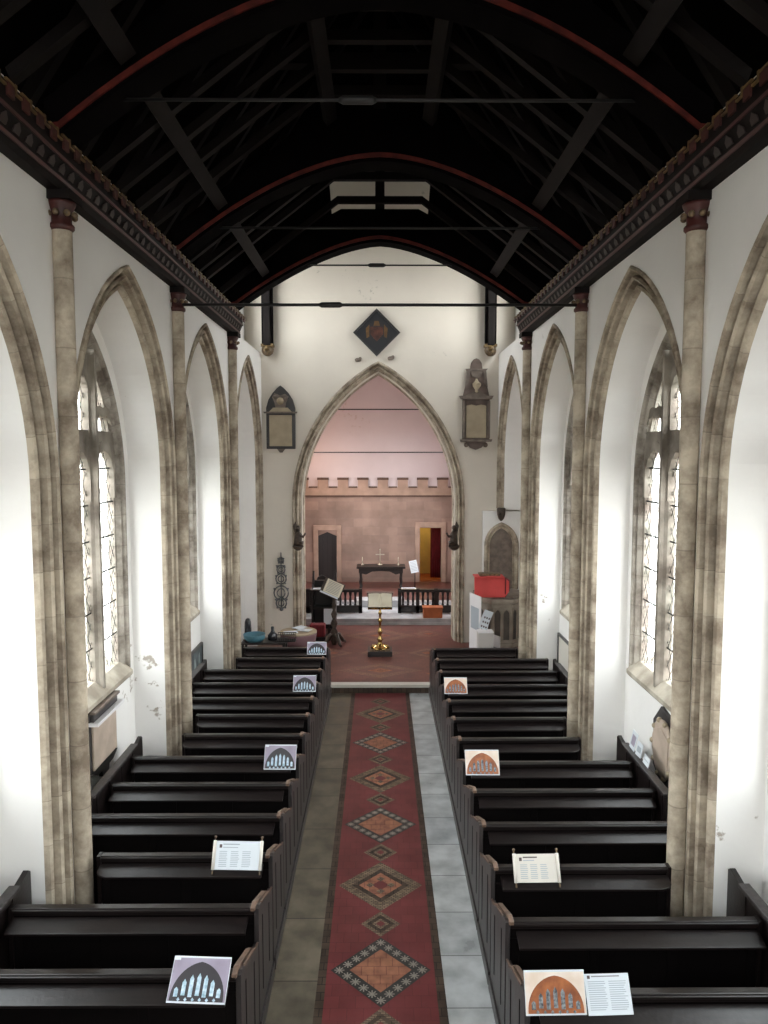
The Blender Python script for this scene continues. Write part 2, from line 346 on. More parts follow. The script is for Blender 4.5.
# ------------------------------------------------------------ room shell
XF, XB = 2.95, 3.50            # arcade face, recess back
A0, ZS, ZAP = 1.79, 4.70, 7.18
R0 = arch_h(A0, ZAP - ZS)
PROF = [(0, 0), (.0, -.03), (.02, -.04), (.045, -.02), (.05, .05), (.07, .085), (.095, .075), (.105, .02), (.125, -.005), (.15, .015), (.155, .085), (.175, .125), (.20, .115), (.205, .06), (.225, .05), (.25, .07), (.259, .121)]
AW = 1.50; RW = arch_h(AW, 2.15)                 # inner end of the splay, apex 6.65
WA = 1.34; WR = arch_h(WA, 2.03)
BAYS = [(PIERS[k] + PIERS[k + 1]) / 2 for k in range(4)]
Y0 = -3.0
floor = struct(MB().box(-5.2, 5.2, -4, 15.12, -.3, 0, 'floor').build('floor'))
arch_n = 0
trim_i = 0
def side(s, word):
    hol = [arch(c, A0, ZS, R0, -.1) for c in BAYS]
    BE = 16.75; AE = 1.72                                  # the last bay, against the east wall
    ha = arch(BE, AE, ZS, arch_h(AE, 2.48), -.1)
    if s > 0: ha = ha[:-2] + [(ha[-1][0], 3.45), (YE - .03, 3.45), (YE - .03, -.1)]
    hol.append(ha)
    wall = struct(panel('wall_' + word, [(Y0, -.3), (YE, -.3), (YE, 7.45), (15.2, 7.45), (15.2, 7.95), (Y0, 7.95)], hol, mapX(XF, s), .11, 'white'))
    # splayed white reveals and the recess back with the window opening
    m = MB()
    for c in BAYS:
        p1 = arch(c, A0 - .259, ZS, R0 - .259, -.1); p2 = arch(c, AW, 4.7, RW, -.1)
        m.grid([[mapX(0, s)(y, z, XF + .121) for y, z in p1], [mapX(0, s)(y, z, XB) for y, z in p2]], 'white')
    p1 = arch(BE, AE - .207, ZS, arch_h(AE, 2.48) - .207, -.1)
    if s > 0: p1 = p1[:-2] + [(p1[-1][0], 3.62)]
    m.grid([[mapX(0, s)(y, z, XF + .121) for y, z in p1], [mapX(0, s)(y, z, XB + .14) for y, z in p1]], 'white')
    m.build('reveal', wall)
    wh = [[(y, z) for y, z in arch(c, WA, 4.6, WR, 1.98)] for c in BAYS]
    struct(panel('wall_' + word, [(Y0, -.3), (15.0, -.3), (15.0, 7.95), (Y0, 7.95)], wh, mapX(XB, s), .35, 'white'))
    struct(panel('wall_' + word, [(15.0, -.3), (YE, -.3), (YE, 7.45), (15.0, 7.45)], [], mapX(XB + .14, s), .4, 'white'))
    # upper wall of the last bay with its high window
    struct(panel('wall_' + word, [(15.0, 7.45), (YE, 7.45), (YE, 10.4), (15.0, 10.4)], [[(15.5, 7.85), (18.1, 7.85), (18.1, 10.0), (15.5, 10.0)]], mapX(3.35, s), .35, 'white'))
    # fill between arcade wall and recess back, above the arches and behind the piers
    f = MB()
    f.box(*sorted((s * (XF + .2), s * (XB + .02))), Y0, YE, 7.35, 7.45, 'white')
    if s > 0: f.box(XF + .11, 3.65, 18.26, YE, 3.60, 3.63, 'white')
    f.build('fill', wall)
    return wall
walls = {1: side(1, 'right'), -1: side(-1, 'left')}

def trim(o):
    global trim_i
    trim_i += 1; o.name = 'trim_%d' % trim_i; struct(o); return o
for s in (1, -1):
    for c in BAYS:
        mb = MB(); sweep_arch(mb, mapX(XF, s), c, A0, ZS, R0, -.05, PROF, 'stone'); trim(mb.build('trim'))
    # east bay moulding: west leg reaches the floor, east leg stops on a carved corbel
    mb = MB(); BE, AE = 16.75, 1.72; Re = arch_h(AE, 2.48)
    pr = [(o * .8, d) for o, d in PROF]; pts = arch(BE, AE, ZS, Re, -.05); cum = [0]
    for p, q in zip(pts, pts[1:]): cum.append(cum[-1] + math.dist(p, q))
    rows, uvs = [], []
    for k, (o, d) in enumerate(pr):
        P = arch(BE, AE - o, ZS, Re - o, -.05)
        if s > 0: P = P[:-2] + [(P[-1][0], 3.62)]
        rows.append([mapX(XF, s)(y, z, d) for y, z in P]); uvs.append([(k * .1, l / .42) for l in cum[:len(P)]])
    mb.grid(rows, 'stone', uvs); trim(mb.build('trim'))

# east wall with the chancel arch
XC = -.04; AC = 2.13; RC = arch_h(AC, 7.23 - 3.7)
we = struct(panel('wall_east', [(-3.7, -.3), (3.7, -.3), (3.7, 10.35), (0, 13.95), (-3.7, 10.35)], [arch(XC, AC, 3.7, RC, .0)], mapY(YE), .16, 'whiteE'))
we2 = struct(panel('wall_east', [(-3.7, -.3), (3.7, -.3), (3.7, 10.35), (0, 13.95), (-3.7, 10.35)], [arch(XC, AC - .19, 3.7, RC - .19, .0)], mapY(YE + .16), .55, 'whiteE'))
mb = MB(); sweep_arch(mb, mapY(YE), XC, AC, 3.7, RC, .1, [(-.045, .0), (-.03, -.05), (.005, -.05), (.02, 0), (.035, .05), (.06, .05), (.075, .0), (.10, .02), (.115, .09), (.14, .09), (.15, .14), (.18, .18), (.18, .35), (.21, .38), (.21, .71)], 'stone', n=20)
trim(mb.build('trim'))
# west wall; large unseen window added behind the gallery to light the nave
struct(panel('wall_west', [(-4, -.3), (4, -.3), (4, 7.9), (0, 13.7), (-4, 7.9)], [[(-2.0, 5.2), (2.0, 5.2), (2.0, 7.6), (1.3, 8.7), (-1.3, 8.7), (-2.0, 7.6)]], mapY(Y0 - .4), .4, 'whiteE'))
struct(MB().box(-2.9, 2.9, Y0, .55, 3.1, 3.3, 'floor').build('floor'))

# roof boards = ceiling
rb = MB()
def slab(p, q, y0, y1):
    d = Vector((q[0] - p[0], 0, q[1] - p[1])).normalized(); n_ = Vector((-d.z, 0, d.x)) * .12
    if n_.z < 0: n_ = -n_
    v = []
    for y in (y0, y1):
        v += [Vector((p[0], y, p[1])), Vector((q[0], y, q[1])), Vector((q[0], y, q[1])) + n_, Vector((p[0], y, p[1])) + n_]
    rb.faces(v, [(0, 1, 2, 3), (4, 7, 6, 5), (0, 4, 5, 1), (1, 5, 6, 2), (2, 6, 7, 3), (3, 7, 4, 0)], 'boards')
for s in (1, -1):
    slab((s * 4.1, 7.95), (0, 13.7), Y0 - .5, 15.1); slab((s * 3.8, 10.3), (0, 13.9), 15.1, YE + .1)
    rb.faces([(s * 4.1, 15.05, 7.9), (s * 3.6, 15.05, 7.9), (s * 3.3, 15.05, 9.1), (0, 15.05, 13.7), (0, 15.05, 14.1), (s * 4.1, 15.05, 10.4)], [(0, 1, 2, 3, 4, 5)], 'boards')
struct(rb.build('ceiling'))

# ------------------------------------------------------------ chancel shell
CE = 26.0
struct(MB().box(-3.9, 3.9, 15.12, CE + .6, -.1, .17, 'chtile').build('floor'))
fl = MB()                                                           # lozenges set in the raised floor
def lozenge(m, x, y, a, b, z, t): m.faces([(x - a, y, z), (x, y - b, z), (x + a, y, z), (x, y + b, z)], [(0, 1, 2, 3)], t)
for (x, y, a, b, t) in [(0, 16.15, .95, .55, 'chtan'), (0, 19.3, .95, .75, 'chtan'), (-1.15, 17.6, .5, .4, 'chtan'), (1.15, 17.6, .5, .4, 'chtan'), (-1.3, 15.9, .3, .25, 'orangetile'), (1.3, 15.9, .3, .25, 'orangetile'), (0, 17.6, .55, .42, 'chtan'), (-1.3, 19.5, .4, .35, 'chtan'), (1.3, 19.5, .4, .35, 'chtan')]:
    lozenge(fl, x, y, a, b, .1712, t); lozenge(fl, x, y, a * .62, b * .62, .1724, 'chtile'); lozenge(fl, x, y, a * .3, b * .3, .1736, 'orangetile')
fl.build('floor_lozenges', bpy.data.objects['floor.002'] if 'floor.002' in bpy.data.objects else None)
trim(MB().box(-1.04, 1.04, 15.10, 15.30, .12, .175, 'parch').box(-1.04, 1.04, 15.09, 15.12, 0, .12, 'bordertile').build('trim'))
trim(MB().box(-3.0, 3.0, 20.53, 20.58, .17, .235, 'marble').box(-3, 3, 20.56, 21.4, .17, .33, 'marble').box(-3.0, 3.0, 20.53, 21.0, .30, .35, 'marble').box(-.75, .75, 22.1, 22.7, .34, .55, 'marble').box(-3, 3, 21.0, 22.6, .17, .349, 'marble').build('trim'))
trim(MB().box(-3.0, 3.0, 22.6, CE, .17, .43, 'chtile').box(-3.0, 3.0, 22.55, 22.75, .349, .435, 'marble').build('trim'))
for s, wd in ((1, 'right'), (-1, 'left')):
    struct(panel('wall_chancel_' + wd, [(YE + .6, -.3), (CE + .3, -.3), (CE + .3, 8.2), (YE + .6, 8.2)], [[(21.0, 2.4), (23.6, 2.4), (23.6, 5.6), (21.0, 5.6)]], mapX(2.95, s), .4, 'pink'))
    win = MB()  # side windows added out of view to light the chancel
    for k in range(4): win.box(*sorted((s * 3.1, s * 3.2)), 21.0 + k * .85, 21.08 + k * .85, 2.4, 5.6, 'stone_plain')
    struct(win.build('window_%d' % (20 + (s > 0))))
struct(MB().box(-3.4, 3.4, YE + .6, CE + .4, 8.1, 8.3, 'pink').build('ceiling'))
dl = [(-2.19, .40), (-1.53, .40), (-1.53, 2.08), (-1.86, 2.22), (-2.19, 2.08)]
dr = [(1.41, .40), (2.17, .40), (2.17, 2.36), (1.41, 2.36)]
struct(panel('wall_chancel_east', [(-3.3, -.1), (3.3, -.1), (3.3, 3.5), (-3.3, 3.5)], [dl, dr], mapY(CE), .3, 'ashlar'))
struct(MB().box(-3.3, 3.3, CE + .04, CE + .3, 3.5, 8.2, 'pink').build('wall_chancel_east'))
bt = MB().box(-3.3, 3.3, CE - .06, CE + .1, 3.46, 3.52, 'battlecap').box(-3.3, 3.3, CE - .03, CE + .1, 3.52, 3.80, 'battle')
for k in range(-5, 5):
    x = .09 + k * .70 - .17
    bt.box(x, x + .36, CE - .05, CE + .1, 3.80, 4.06, 'battle').box(x - .02, x + .38, CE - .08, CE + .1, 4.06, 4.14, 'battlecap')
    bt.box(x + .38, x + .68, CE - .07, CE + .1, 3.78, 3.83, 'battlecap')
trim(bt.build('trim'))
for (x0, x1, zt) in ((-2.19, -1.53, 2.3), (1.41, 2.17, 2.40)):
    t_ = MB()
    for xa in (x0 - .17, x1): t_.box(xa, xa + .17, CE - .045, CE + .02, .43, zt, 'battle')
    t_.box(x0 - .17, x1 + .17, CE - .045, CE + .02, zt - .02, zt + .16, 'battle'); trim(t_.build('trim', bevel=.02))
d1 = MB(); d1.prism([(a, b) for a, b in dl], mapY(CE + .16), 0, .06, 'memdark')
for x in (-2.03, -1.86, -1.69): d1.box(x - .006, x + .006, CE + .15, CE + .17, .43, 2.08, 'iron')
dd = struct(d1.build('door_1')); MB().lathe([(.03, 0), (.03, .01), (.018, .02), (.018, .04)], (0, 0, 0), 'iron', 12).build('door_handle', dd, loc=(-1.62, CE + .15, 1.3), rot=(PI / 2, 0, 0))
# vestry beyond the right doorway
v = MB().box(.9, 3.2, CE + 1.9, CE + 2.0, 0, 3, 'yellow').box(.8, .9, CE + .3, CE + 2, 0, 3, 'yellow').box(3.2, 3.3, CE + .3, CE + 2, 0, 3, 'yellow').box(.8, 3.3, CE + .3, CE + 2, 2.9, 3, 'yellow').box(.8, 3.3, CE + .3, CE + 2, .3, .43, 'orangebox')
struct(v.build('wall_vestry'))
cu = MB(); n_ = 24; cu.grid([[(1.82 + .42 * k / n_, CE + .55 + .035 * math.sin(k * 1.6), z) for k in range(n_ + 1)] for z in (.50, 2.32)], 'redcurtain', smooth=True)
o = tag(cu.build('curtain'), 'dark red curtain hanging inside the right-hand doorway beyond the altar', 'curtain'); sm = o.modifiers.new('s', 'SOLIDIFY'); sm.thickness = .012
def lamp(name, loc, power, col, rad=.12):
    l = bpy.data.lights.new(name, 'POINT'); l.energy = power; l.color = col; l.shadow_soft_size = rad
    o = bpy.data.objects.new(name, l); COL.objects.link(o); o.location = loc
lamp('vestry_fill', (1.6, CE + 1.1, 2.6), 9, (1, .8, .5))  # fill light added to brighten the vestry, no fitting modelled
lamp('chancel_lamp', (-2.3, 24.2, 4.6), 30, (1, .68, .45))

# ------------------------------------------------------------ windows of the nave
def leading(mb, fn, c, a, zs, R, zb, d, step=.155):
    """diamond leads clipped to the arch"""
    pts = arch(c, a, zs, R, zb, 14); zt = max(p[1] for p in pts)
    def inside(y, z):
        if z < zb or abs(y - c) > a: return False
        if z <= zs: return True
        cy = c - a + R if y < c else c + a - R
        return (y - cy) ** 2 + (z - zs) ** 2 < R * R
    sl = 1.55
    for sg in (1, -1):
        k = -60
        while k < 60:
            k += 1
            seg = []; y = c - a
            for i in range(61):
                yy = c - a + 2 * a * i / 60; zz = zb + k * step * sl + sg * sl * (yy - c)
                if inside(yy, zz): seg.append((yy, zz))
                elif seg: break
            if len(seg) > 2:
                (y0, z0), (y1, z1) = seg[0], seg[-1]
                dx, dz = y1 - y0, z1 - z0; L = math.hypot(dx, dz); nx, nz = -dz / L * .008, dx / L * .008
                mb.faces([fn(y0 - nx, z0 - nz, d), fn(y1 - nx, z1 - nz, d), fn(y1 + nx, z1 + nz, d), fn(y0 + nx, z0 + nz, d)], [(0, 1, 2, 3)], 'lead')
    z = zb + .45
    while z < zs + .6:
        if inside(c - a * .85, z): mb.faces([fn(c - a, z - .01, d - .01), fn(c + a, z - .01, d - .01), fn(c + a, z + .01, d - .01), fn(c - a, z + .01, d - .01)], [(0, 1, 2, 3)], 'lead')
        z += .45
wi = 0
for s in (1, -1):
    for c in BAYS:
        wi += 1
        fn = mapX(XB, s)
        a = WA; R = WR
        win = struct(MB().prism(arch(c, a - .12, 4.6, R - .12, 2.10), fn, .14, .145, 'glass').build('window_%d' % wi))
        fr = MB()
        sweep_arch(fr, fn, c, a, 4.6, R, 1.98, [(-.015, -.006), (.0, -.008), (.02, .01), (.035, .05), (.06, .04), (.075, .06), (.10, .10), (.13, .11), (.13, .2)], 'winstone')
        fr.build('window_frame', win)
        tr = MB()
        aw = a - .13; lw = 2 * aw / 3
        for k in (1, 2):                                             # two mullions running up into the head
            y = c - aw + k * lw; zt = 4.6 + math.sqrt(max(0, (R - .13) ** 2 - (abs(y - c) + R - a) ** 2)) 
            tr.prism([(-.03, .0), (.03, .0), (.04, .05), (.065, .09), (.065, .18), (-.065, .18), (-.065, .09), (-.04, .05)], lambda p, q, d, y=y: fn(y + p, d, q), 2.0, zt + .02, 'winstone_plain')
        for k in range(3):                                           # cusped heads of the lights, and the panels above
            yc = c - aw + (k + .5) * lw; aa = lw / 2; 
            for zs_, h, zb_ in ((4.72, .44, 4.4), (5.75 if k == 1 else 5.30, .36 if k == 1 else .28, 5.25)):
                RR = arch_h(aa, h); P1 = arch(yc, aa, zs_, RR, zb_, 8); P2 = arch(yc, aa - .075, zs_ - .02, RR - .075, zb_, 8)
                for q in range(len(P2)):
                    if 3 < q < len(P2) - 4: P2[q] = (P2[q][0], P2[q][1] - .05 * abs(math.sin(q * 1.6)))
                for d0, d1 in ((.07, .07), (.17, .17)):
                    tr.grid([[fn(y, z, d0) for y, z in P1], [fn(y, z, d0) for y, z in P2]], 'winstone_plain')
                tr.grid([[fn(y, z, .07) for y, z in P2], [fn(y, z, .17) for y, z in P2]], 'winstone_plain')
                # spandrel above the light head
                top = zs_ + h + .12
                for sg in (1, -1):
                    sp = [(y, z) for y, z in (P1[2:len(P1) // 2 + 1] if sg > 0 else P1[len(P1) // 2:-2])]
                    e_ = (yc - aa, top) if sg > 0 else (yc + aa, top)
                    if k == 1 or zs_ < 5: tr.prism(sp + [(yc, top), e_] if sg > 0 else sp + [e_, (yc, top)], fn, .08, .17, 'winstone_plain')
            if k != 1: continue
            tr.prism([(yc - .04, 5.7), (yc + .04, 5.7), (yc + .04, 6.5), (yc - .04, 6.5)], fn, .08, .17, 'winstone_plain')
        tr.build('tracery', win)
        ld = MB(); leading(ld, fn, c, a - .12, 4.6, R - .12, 2.10, .13); ld.build('leading', win)
        sl = MB().prism([(-.04, 1.93), (-.04, 1.98), (.10, 2.12), (.34, 2.16), (.34, 1.9), (-.02, 1.9)][::-1], lambda p, q, d, c=c: fn(c + d, q, p), -a, a, 'stone_plain'); sl.build('window_sill', win)
    # clerestory window of the last bay
    wi += 1
    win = struct(MB().box(*sorted((s * 3.55, s * 3.555)), 15.5, 18.1, 7.85, 10.0, 'glass').build('window_%d' % wi))
    f = MB()
    for k in range(5): f.box(*sorted((s * 3.5, s * 3.6)), 15.5 + k * .635, 15.56 + k * .635, 7.85, 10.0, 'stone_plain')
    f.build('window_frame', win)
wi += 1
win = struct(MB().box(-2.0, 2.0, Y0 - .22, Y0 - .215, 5.2, 8.7, 'glass').build('window_%d' % wi))  # glass of the added, unseen west window
f = MB()
for k in range(6): f.box(-2.0 + k * .78, -1.9 + k * .78, Y0 - .28, Y0 - .16, 5.2, 8.7, 'stone_plain')
f.build('window_frame', win)
tag(MB().box(-60, 60, -60, 60, -.7, -.6, 'earth').build('ground'), 'pale gravel churchyard ground outside the windows', 'ground')

# engaged shafts with painted capitals
ORD = ['nearest', 'second', 'third', 'fourth']
for s, word in ((1, 'right'), (-1, 'left')):
    for i, y in enumerate(PIERS[1:]):
        nth = {1: 'nearest in view', 2: 'middle one', 3: 'farthest, close to the chancel arch', 0: 'behind the viewer'}[i]
        t = thing('wall_shaft', 'slender %s-wall stone shaft with painted capital, %s' % (word, nth), 'column', (s * 2.88, y, 0), group='stone shafts between the wall arches')
        m = MB(); prf = [(.125, 0), (.125, .18), (.105, .24), (.09, .3), (.088, 7.05)]; rows = []; uvs = []
        for k in range(len(prf) - 1):
            pass
        zz = [0, .18, .24, .3] + [.3 + (7.05 - .3) * q / 16 for q in range(1, 17)]; rr = [.125, .125, .105, .09] + [.088] * 16
        for z_, r_ in zip(zz, rr):
            rows.append([(r_ * math.cos(2 * PI * j / 18), r_ * math.sin(2 * PI * j / 18), z_) for j in range(19)]); uvs.append([(j / 18, z_ / .62 + y * 3.1 + s) for j in range(19)])
        m.grid(rows, 'stone', uvs, True); m.build('shaft', t)
        cp = MB().lathe([(.09, 7.0), (.11, 7.02), (.11, 7.05), (.088, 7.07), (.09, 7.16), (.12, 7.22), (.13, 7.25)], (0, 0, 0), 'redpaint', 16).box(-.14, .14, -.14, .14, 7.25, 7.33, 'cornice')
        for j in range(8): cp.ball((.12 * math.cos(j * PI / 4), .12 * math.sin(j * PI / 4), 7.14), .03, 'giltwood')
        cp.build('capital', t)
        if i == 0: continue

# ------------------------------------------------------------ cornices
for s, word in ((1, 'right'), (-1, 'left')):
    t = thing('cornice', 'dark painted timber cornice with gilded cresting topping the %s wall' % word, 'cornice', (0, 0, 0), group='nave cornices')
    fnc = lambda a, b, d, s=s: Vector((s * a, d, b))
    b = MB().prism([(2.96, 7.33), (2.84, 7.33), (2.80, 7.38), (2.74, 7.52), (2.72, 7.70), (2.96, 7.95)], fnc, -2.9, 15.0, 'cornice')
    b.build('beam', t)
    m = MB().prism([(2.815, 7.375), (2.79, 7.375), (2.78, 7.40), (2.80, 7.41)], fnc, -2.9, 15.0, 'redpaint').prism([(2.745, 7.52), (2.725, 7.52), (2.72, 7.545), (2.74, 7.55)], fnc, -2.9, 15.0, 'redpaint')
    m.build('moulding', t)
    fz = MB(); k = 0; y = 2.0
    while y < 14.9:
        fz.prism([(y, 7.42), (y + .1, 7.42), (y + .1, 7.46), (y + .05, 7.50), (y, 7.46)], lambda a, b, d, s=s: Vector((s * (2.775 - (b - 7.42) * .4 - d), a, b)), 0, .010, 'friezepaint')
        y += .2
    o = fz.build('painted_frieze', t)
    g = MB(); y = 2.0
    while y < 15.0:
        g.box(*sorted((s * 2.70, s * 2.72)), y, y + .16, 7.70, 7.716, 'gold').box(*sorted((s * 2.70, s * 2.72)), y + .13, y + .16, 7.66, 7.725, 'gold').box(*sorted((s * 2.70, s * 2.72)), y + .13, y + .24, 7.655, 7.671, 'gold').box(*sorted((s * 2.70, s * 2.72)), y + .02, y + .12, 7.60, 7.69, 'redpaint')
        y += .24
    g.build('gilded_cresting', t)

# ------------------------------------------------------------ roof timbers
def archz(x, e=1.75): return 7.80 if abs(x) > 2.82 else 7.80 + 1.27 * (1 - abs(x / 2.82) ** e)
def frame_top(x):
    x = abs(x)
    P = [(0, 9.68), (.8, 9.68), (1.6, 9.05), (3.0, 8.0)]
    for (a, b), (c, d) in zip(P, P[1:]):
        if x <= c: return b + (d - b) * (x - a) / (c - a)
    return 8.0
def truss(y, word, e, solid):
    t = thing('roof_truss', 'dark arched timber roof truss %s' % word, 'roof truss', (0, y, 0), group='arched roof trusses')
    N = 40; xe = 3.7 if solid else 2.95; xs = [-xe + 2 * xe * k / N for k in range(N + 1)]
    m = MB(); fn = mapY(0)
    top = [(x, max(frame_top(x) + .06, archz(x, e) + .28)) for x in xs]
    if solid: top = [(x, tz - .10 if abs(x) < 1.1 else max(tz, 13.7 - 1.402 * abs(x))) for x, tz in top]
    lo = [(x, archz(x, e)) for x in xs]
    for k in range(N):
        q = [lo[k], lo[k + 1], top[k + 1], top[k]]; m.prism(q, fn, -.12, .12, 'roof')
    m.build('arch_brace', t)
    r = MB()
    for d0, d1, h0, h1, mt in ((-.20, -.13, 0.0, .06, 'rededge'), (-.18, .18, -.05, .015, 'roof')):
        for k in range(N):
            q = [(lo[k][0], lo[k][1] + h0), (lo[k + 1][0], lo[k + 1][1] + h0), (lo[k + 1][0], lo[k + 1][1] + h1), (lo[k][0], lo[k][1] + h1)]
            r.prism(q, fn, d0, d1, mt)
    r.build('red_moulding', t)
    MB().box(-.09, .09, -.1, .1, 9.3, 13.4, 'rafter').build('king_post', t)
    if solid: MB().prism([(-2.5, 10.2), (2.5, 10.2), (0, 13.7)], fn, -.04, .04, 'roof').build('boarding', t)
    c = MB().box(-1.5, 1.5, -.09, .09, 10.35, 10.5, 'rafter'); c.build('upper_collar', t)
    return t
truss(PIERS[2], 'nearest the viewer, highest in the picture with a red edge', 1.75, 0)
truss(PIERS[3], 'in the middle of the nave, second in view', 1.75, 0)
truss(PIERS[4], 'farthest away, framing the cream wall above the chancel arch', 1.6, 1)
truss(PIERS[1] + .2, 'almost overhead, in front of the one with the red edge', 1.75, 0)
# rafter couples
f = thing('rafter_couple', 'rafter', 'roof rafters', (0, 0, 0), group='common rafter couples of the nave roof')
for s in (1, -1):
    P = [(.76, 9.68), (1.6, 9.05), (2.98, 8.0)]
    for a, b in zip(P, P[1:]):
        m = MB(); d = Vector((b[0] - a[0], b[1] - a[1])).normalized(); nn = Vector((d.y, -d.x)) * .06
        if nn.y < 0: nn = -nn
        m.prism([(s * a[0], a[1]), (s * b[0], b[1]), (s * (b[0] + nn.x), b[1] + nn.y * 2), (s * (a[0] + nn.x), a[1] + nn.y * 2)], mapY(0), -.055, .055, 'rafter'); m.build('brace', f)
    m = MB().prism([(s * 3.75, 8.1), (s * .02, 13.55), (s * .02, 13.4), (s * 3.6, 8.1)], mapY(0), -.055, .055, 'rafter'); m.build('rafter', f)
MB().box(-.80, .80, -.05, .05, 9.66, 9.78, 'rafter').build('collar', f)
n = 0; first = True
gaps = [(PIERS[1] + .2, PIERS[2], 'in the near roof bay overhead'), (PIERS[2], PIERS[3], 'between the red-edged and middle trusses'), (PIERS[3], PIERS[4], 'between the middle and farthest trusses')]
NTH = ['first', 'second', 'third', 'fourth', 'fifth', 'sixth', 'seventh', 'eighth', 'ninth', 'tenth', 'eleventh', 'twelfth', 'thirteenth', 'fourteenth']
for (a, b, wd) in gaps:
    for k in range(1, 6):
        y = a + (b - a) * k / 6 if a != PIERS[3] else (11.3, 11.95, 12.55, 13.1, 14.28)[k - 1]
        lb = 'dark rafter couple %s, %s in line' % (wd, NTH[k - 1])
        if first: f.location = (0, y, 0); f['label'] = lb; first = False
        else: dup(f, (0, y, 0), lb)
for bi, (a, b, wd) in enumerate(gaps):
    for (x, z, w_) in ((.68, 9.56, 'upper'), (2.20, 8.43, 'lower')):
        if w_ == 'upper' and bi == 2: continue
        for s, sd in ((1, 'right'), (-1, 'left')):
            ang = math.atan2(-.76, 1) * s
            mt = Matrix.Translation((s * x, 0, z)) @ Matrix.Rotation(-ang if s < 0 else -ang, 4, 'Y')
            m = MB().box(-.085, .085, a + .2, b - .2, -.05, .05, 'rafter', mt)
            tag(m.build('purlin'), 'lengthwise %s purlin on the %s slope %s' % (w_, sd, wd), 'purlin', 'roof purlins')
# wall posts on the east wall
for s, wd in ((1, 'right'), (-1, 'left')):
    t = thing('wall_post', 'black timber post with gilt carved end high on the east wall, %s side' % wd, 'wall post', (s * 2.74 - .02, YE, 0), group='wall posts on the east wall')
    MB().box(-.13, .13, -.25, 0, 7.62, 9.6, 'roof').box(-.09, .09, -.29, -.25, 7.62, 9.6, 'rafter').build('post', t, bevel=.02)
    MB().ball((0, -.14, 7.52), .15, 'giltwood', (1, .9, 1)).ball((0, -.26, 7.55), .06, 'gold').box(-.15, .15, -.27, 0, 7.60, 7.66, 'gold').build('corbel', t)
# iron tie rods
def rod(y, x0, x1, z, tb, lab, r=.016):
    t = thing('tie_rod', lab, 'tie rod', (0, y, z), group='iron tie rods across the church')
    MB().tube([(x0, 0, 0), (x1, 0, 0)], r, 'iron').build('rod', t)
    if tb is not None: MB().tube([(tb - .17, 0, 0), (tb - .13, 0, 0), (tb + .13, 0, 0), (tb + .17, 0, 0)], [.02, .04, .04, .02], 'iron').build('turnbuckle', t)
rod(PIERS[3] - .02, -2.97, 2.97, 7.10, -.70, 'iron tie rod low across the nave in front of the diamond-shaped panel', .022)
rod(PIERS[4], -1.4, 1.4, 8.62, -.06, 'short iron tie rod under the farthest roof truss')
rod(PIERS[2], -2.4, 2.4, 8.15, -.2, 'iron tie rod spanning the nearest roof truss')
rod(PIERS[3], -2.3, 2.3, 8.17, None, 'thin iron tie rod spanning the middle roof truss')
rod(20.6, -2.96, 2.96, 6.20, None, 'upper iron rod across the pink chancel')
rod(22.8, -2.96, 2.96, 5.02, None, 'lower iron rod across the pink chancel just above the battlements')

# ------------------------------------------------------------ aisle paving
XM = .005
p = MB(); p.box(XM - .60, XM + .60, 3.6, 15.1, 0, .006, 'bordertile').box(XM - .52, XM + .52, 3.6, 15.1, .004, .008, 'redtile')
def star(m, x, y, r, z, t):
    for k in range(4):
        a = k * PI / 4; dx, dy = math.cos(a) * r, math.sin(a) * r; nx, ny = -math.sin(a) * .006, math.cos(a) * .006
        m.faces([(x - dx - nx, y - dy - ny, z), (x + dx - nx, y + dy - ny, z), (x + dx + nx, y + dy + ny, z), (x - dx + nx, y - dy + ny, z)], [(0, 1, 2, 3)], t)
k = -4
while True:
    y = 6.79 + .706 * k; k += 1
    if y > 14.9: break
    q = (k - 1) % 4
    if q == 0:
        lozenge(p, XM, y, .485, .485, .0092, 'blacktile'); lozenge(p, XM, y, .30, .30, .0104, 'orangetile')
        for j in range(5):
            u = j / 5
            for (ax, ay, bx, by) in ((-.40, 0, 0, -.40), (0, -.40, .40, 0), (.40, 0, 0, .40), (0, .40, -.40, 0)):
                star(p, XM + ax + (bx - ax) * u, y + ay + (by - ay) * u, .048, .0104, 'greytile')
    elif q == 2:
        lozenge(p, XM, y, .485, .485, .0092, 'tantile'); lozenge(p, XM, y, .33, .33, .0100, 'bordertile'); lozenge(p, XM, y, .25, .25, .0108, 'orangetile'); lozenge(p, XM, y, .10, .10, .0116, 'redtile')
        for (dx, dy) in ((.12, 0), (-.12, 0), (0, .12), (0, -.12)): lozenge(p, XM + dx, y + dy, .05, .05, .0118, 'tantile')
    else:
        lozenge(p, XM, y, .21, .21, .0092, 'tantile'); lozenge(p, XM, y, .15, .15, .0100, 'bordertile'); lozenge(p, XM, y, .09, .09, .0108, 'tantile'); lozenge(p, XM, y, .05, .05, .0114, 'redtile')
p.build('tile_path', floor)
MB().box(-1.06, XM - .60, 3.6, 15.1, 0, .005, 'flagL').build('left_flagstones', floor)
MB().box(XM + .60, 1.06, 3.6, 15.1, 0, .005, 'flagR').build('right_flagstones', floor)

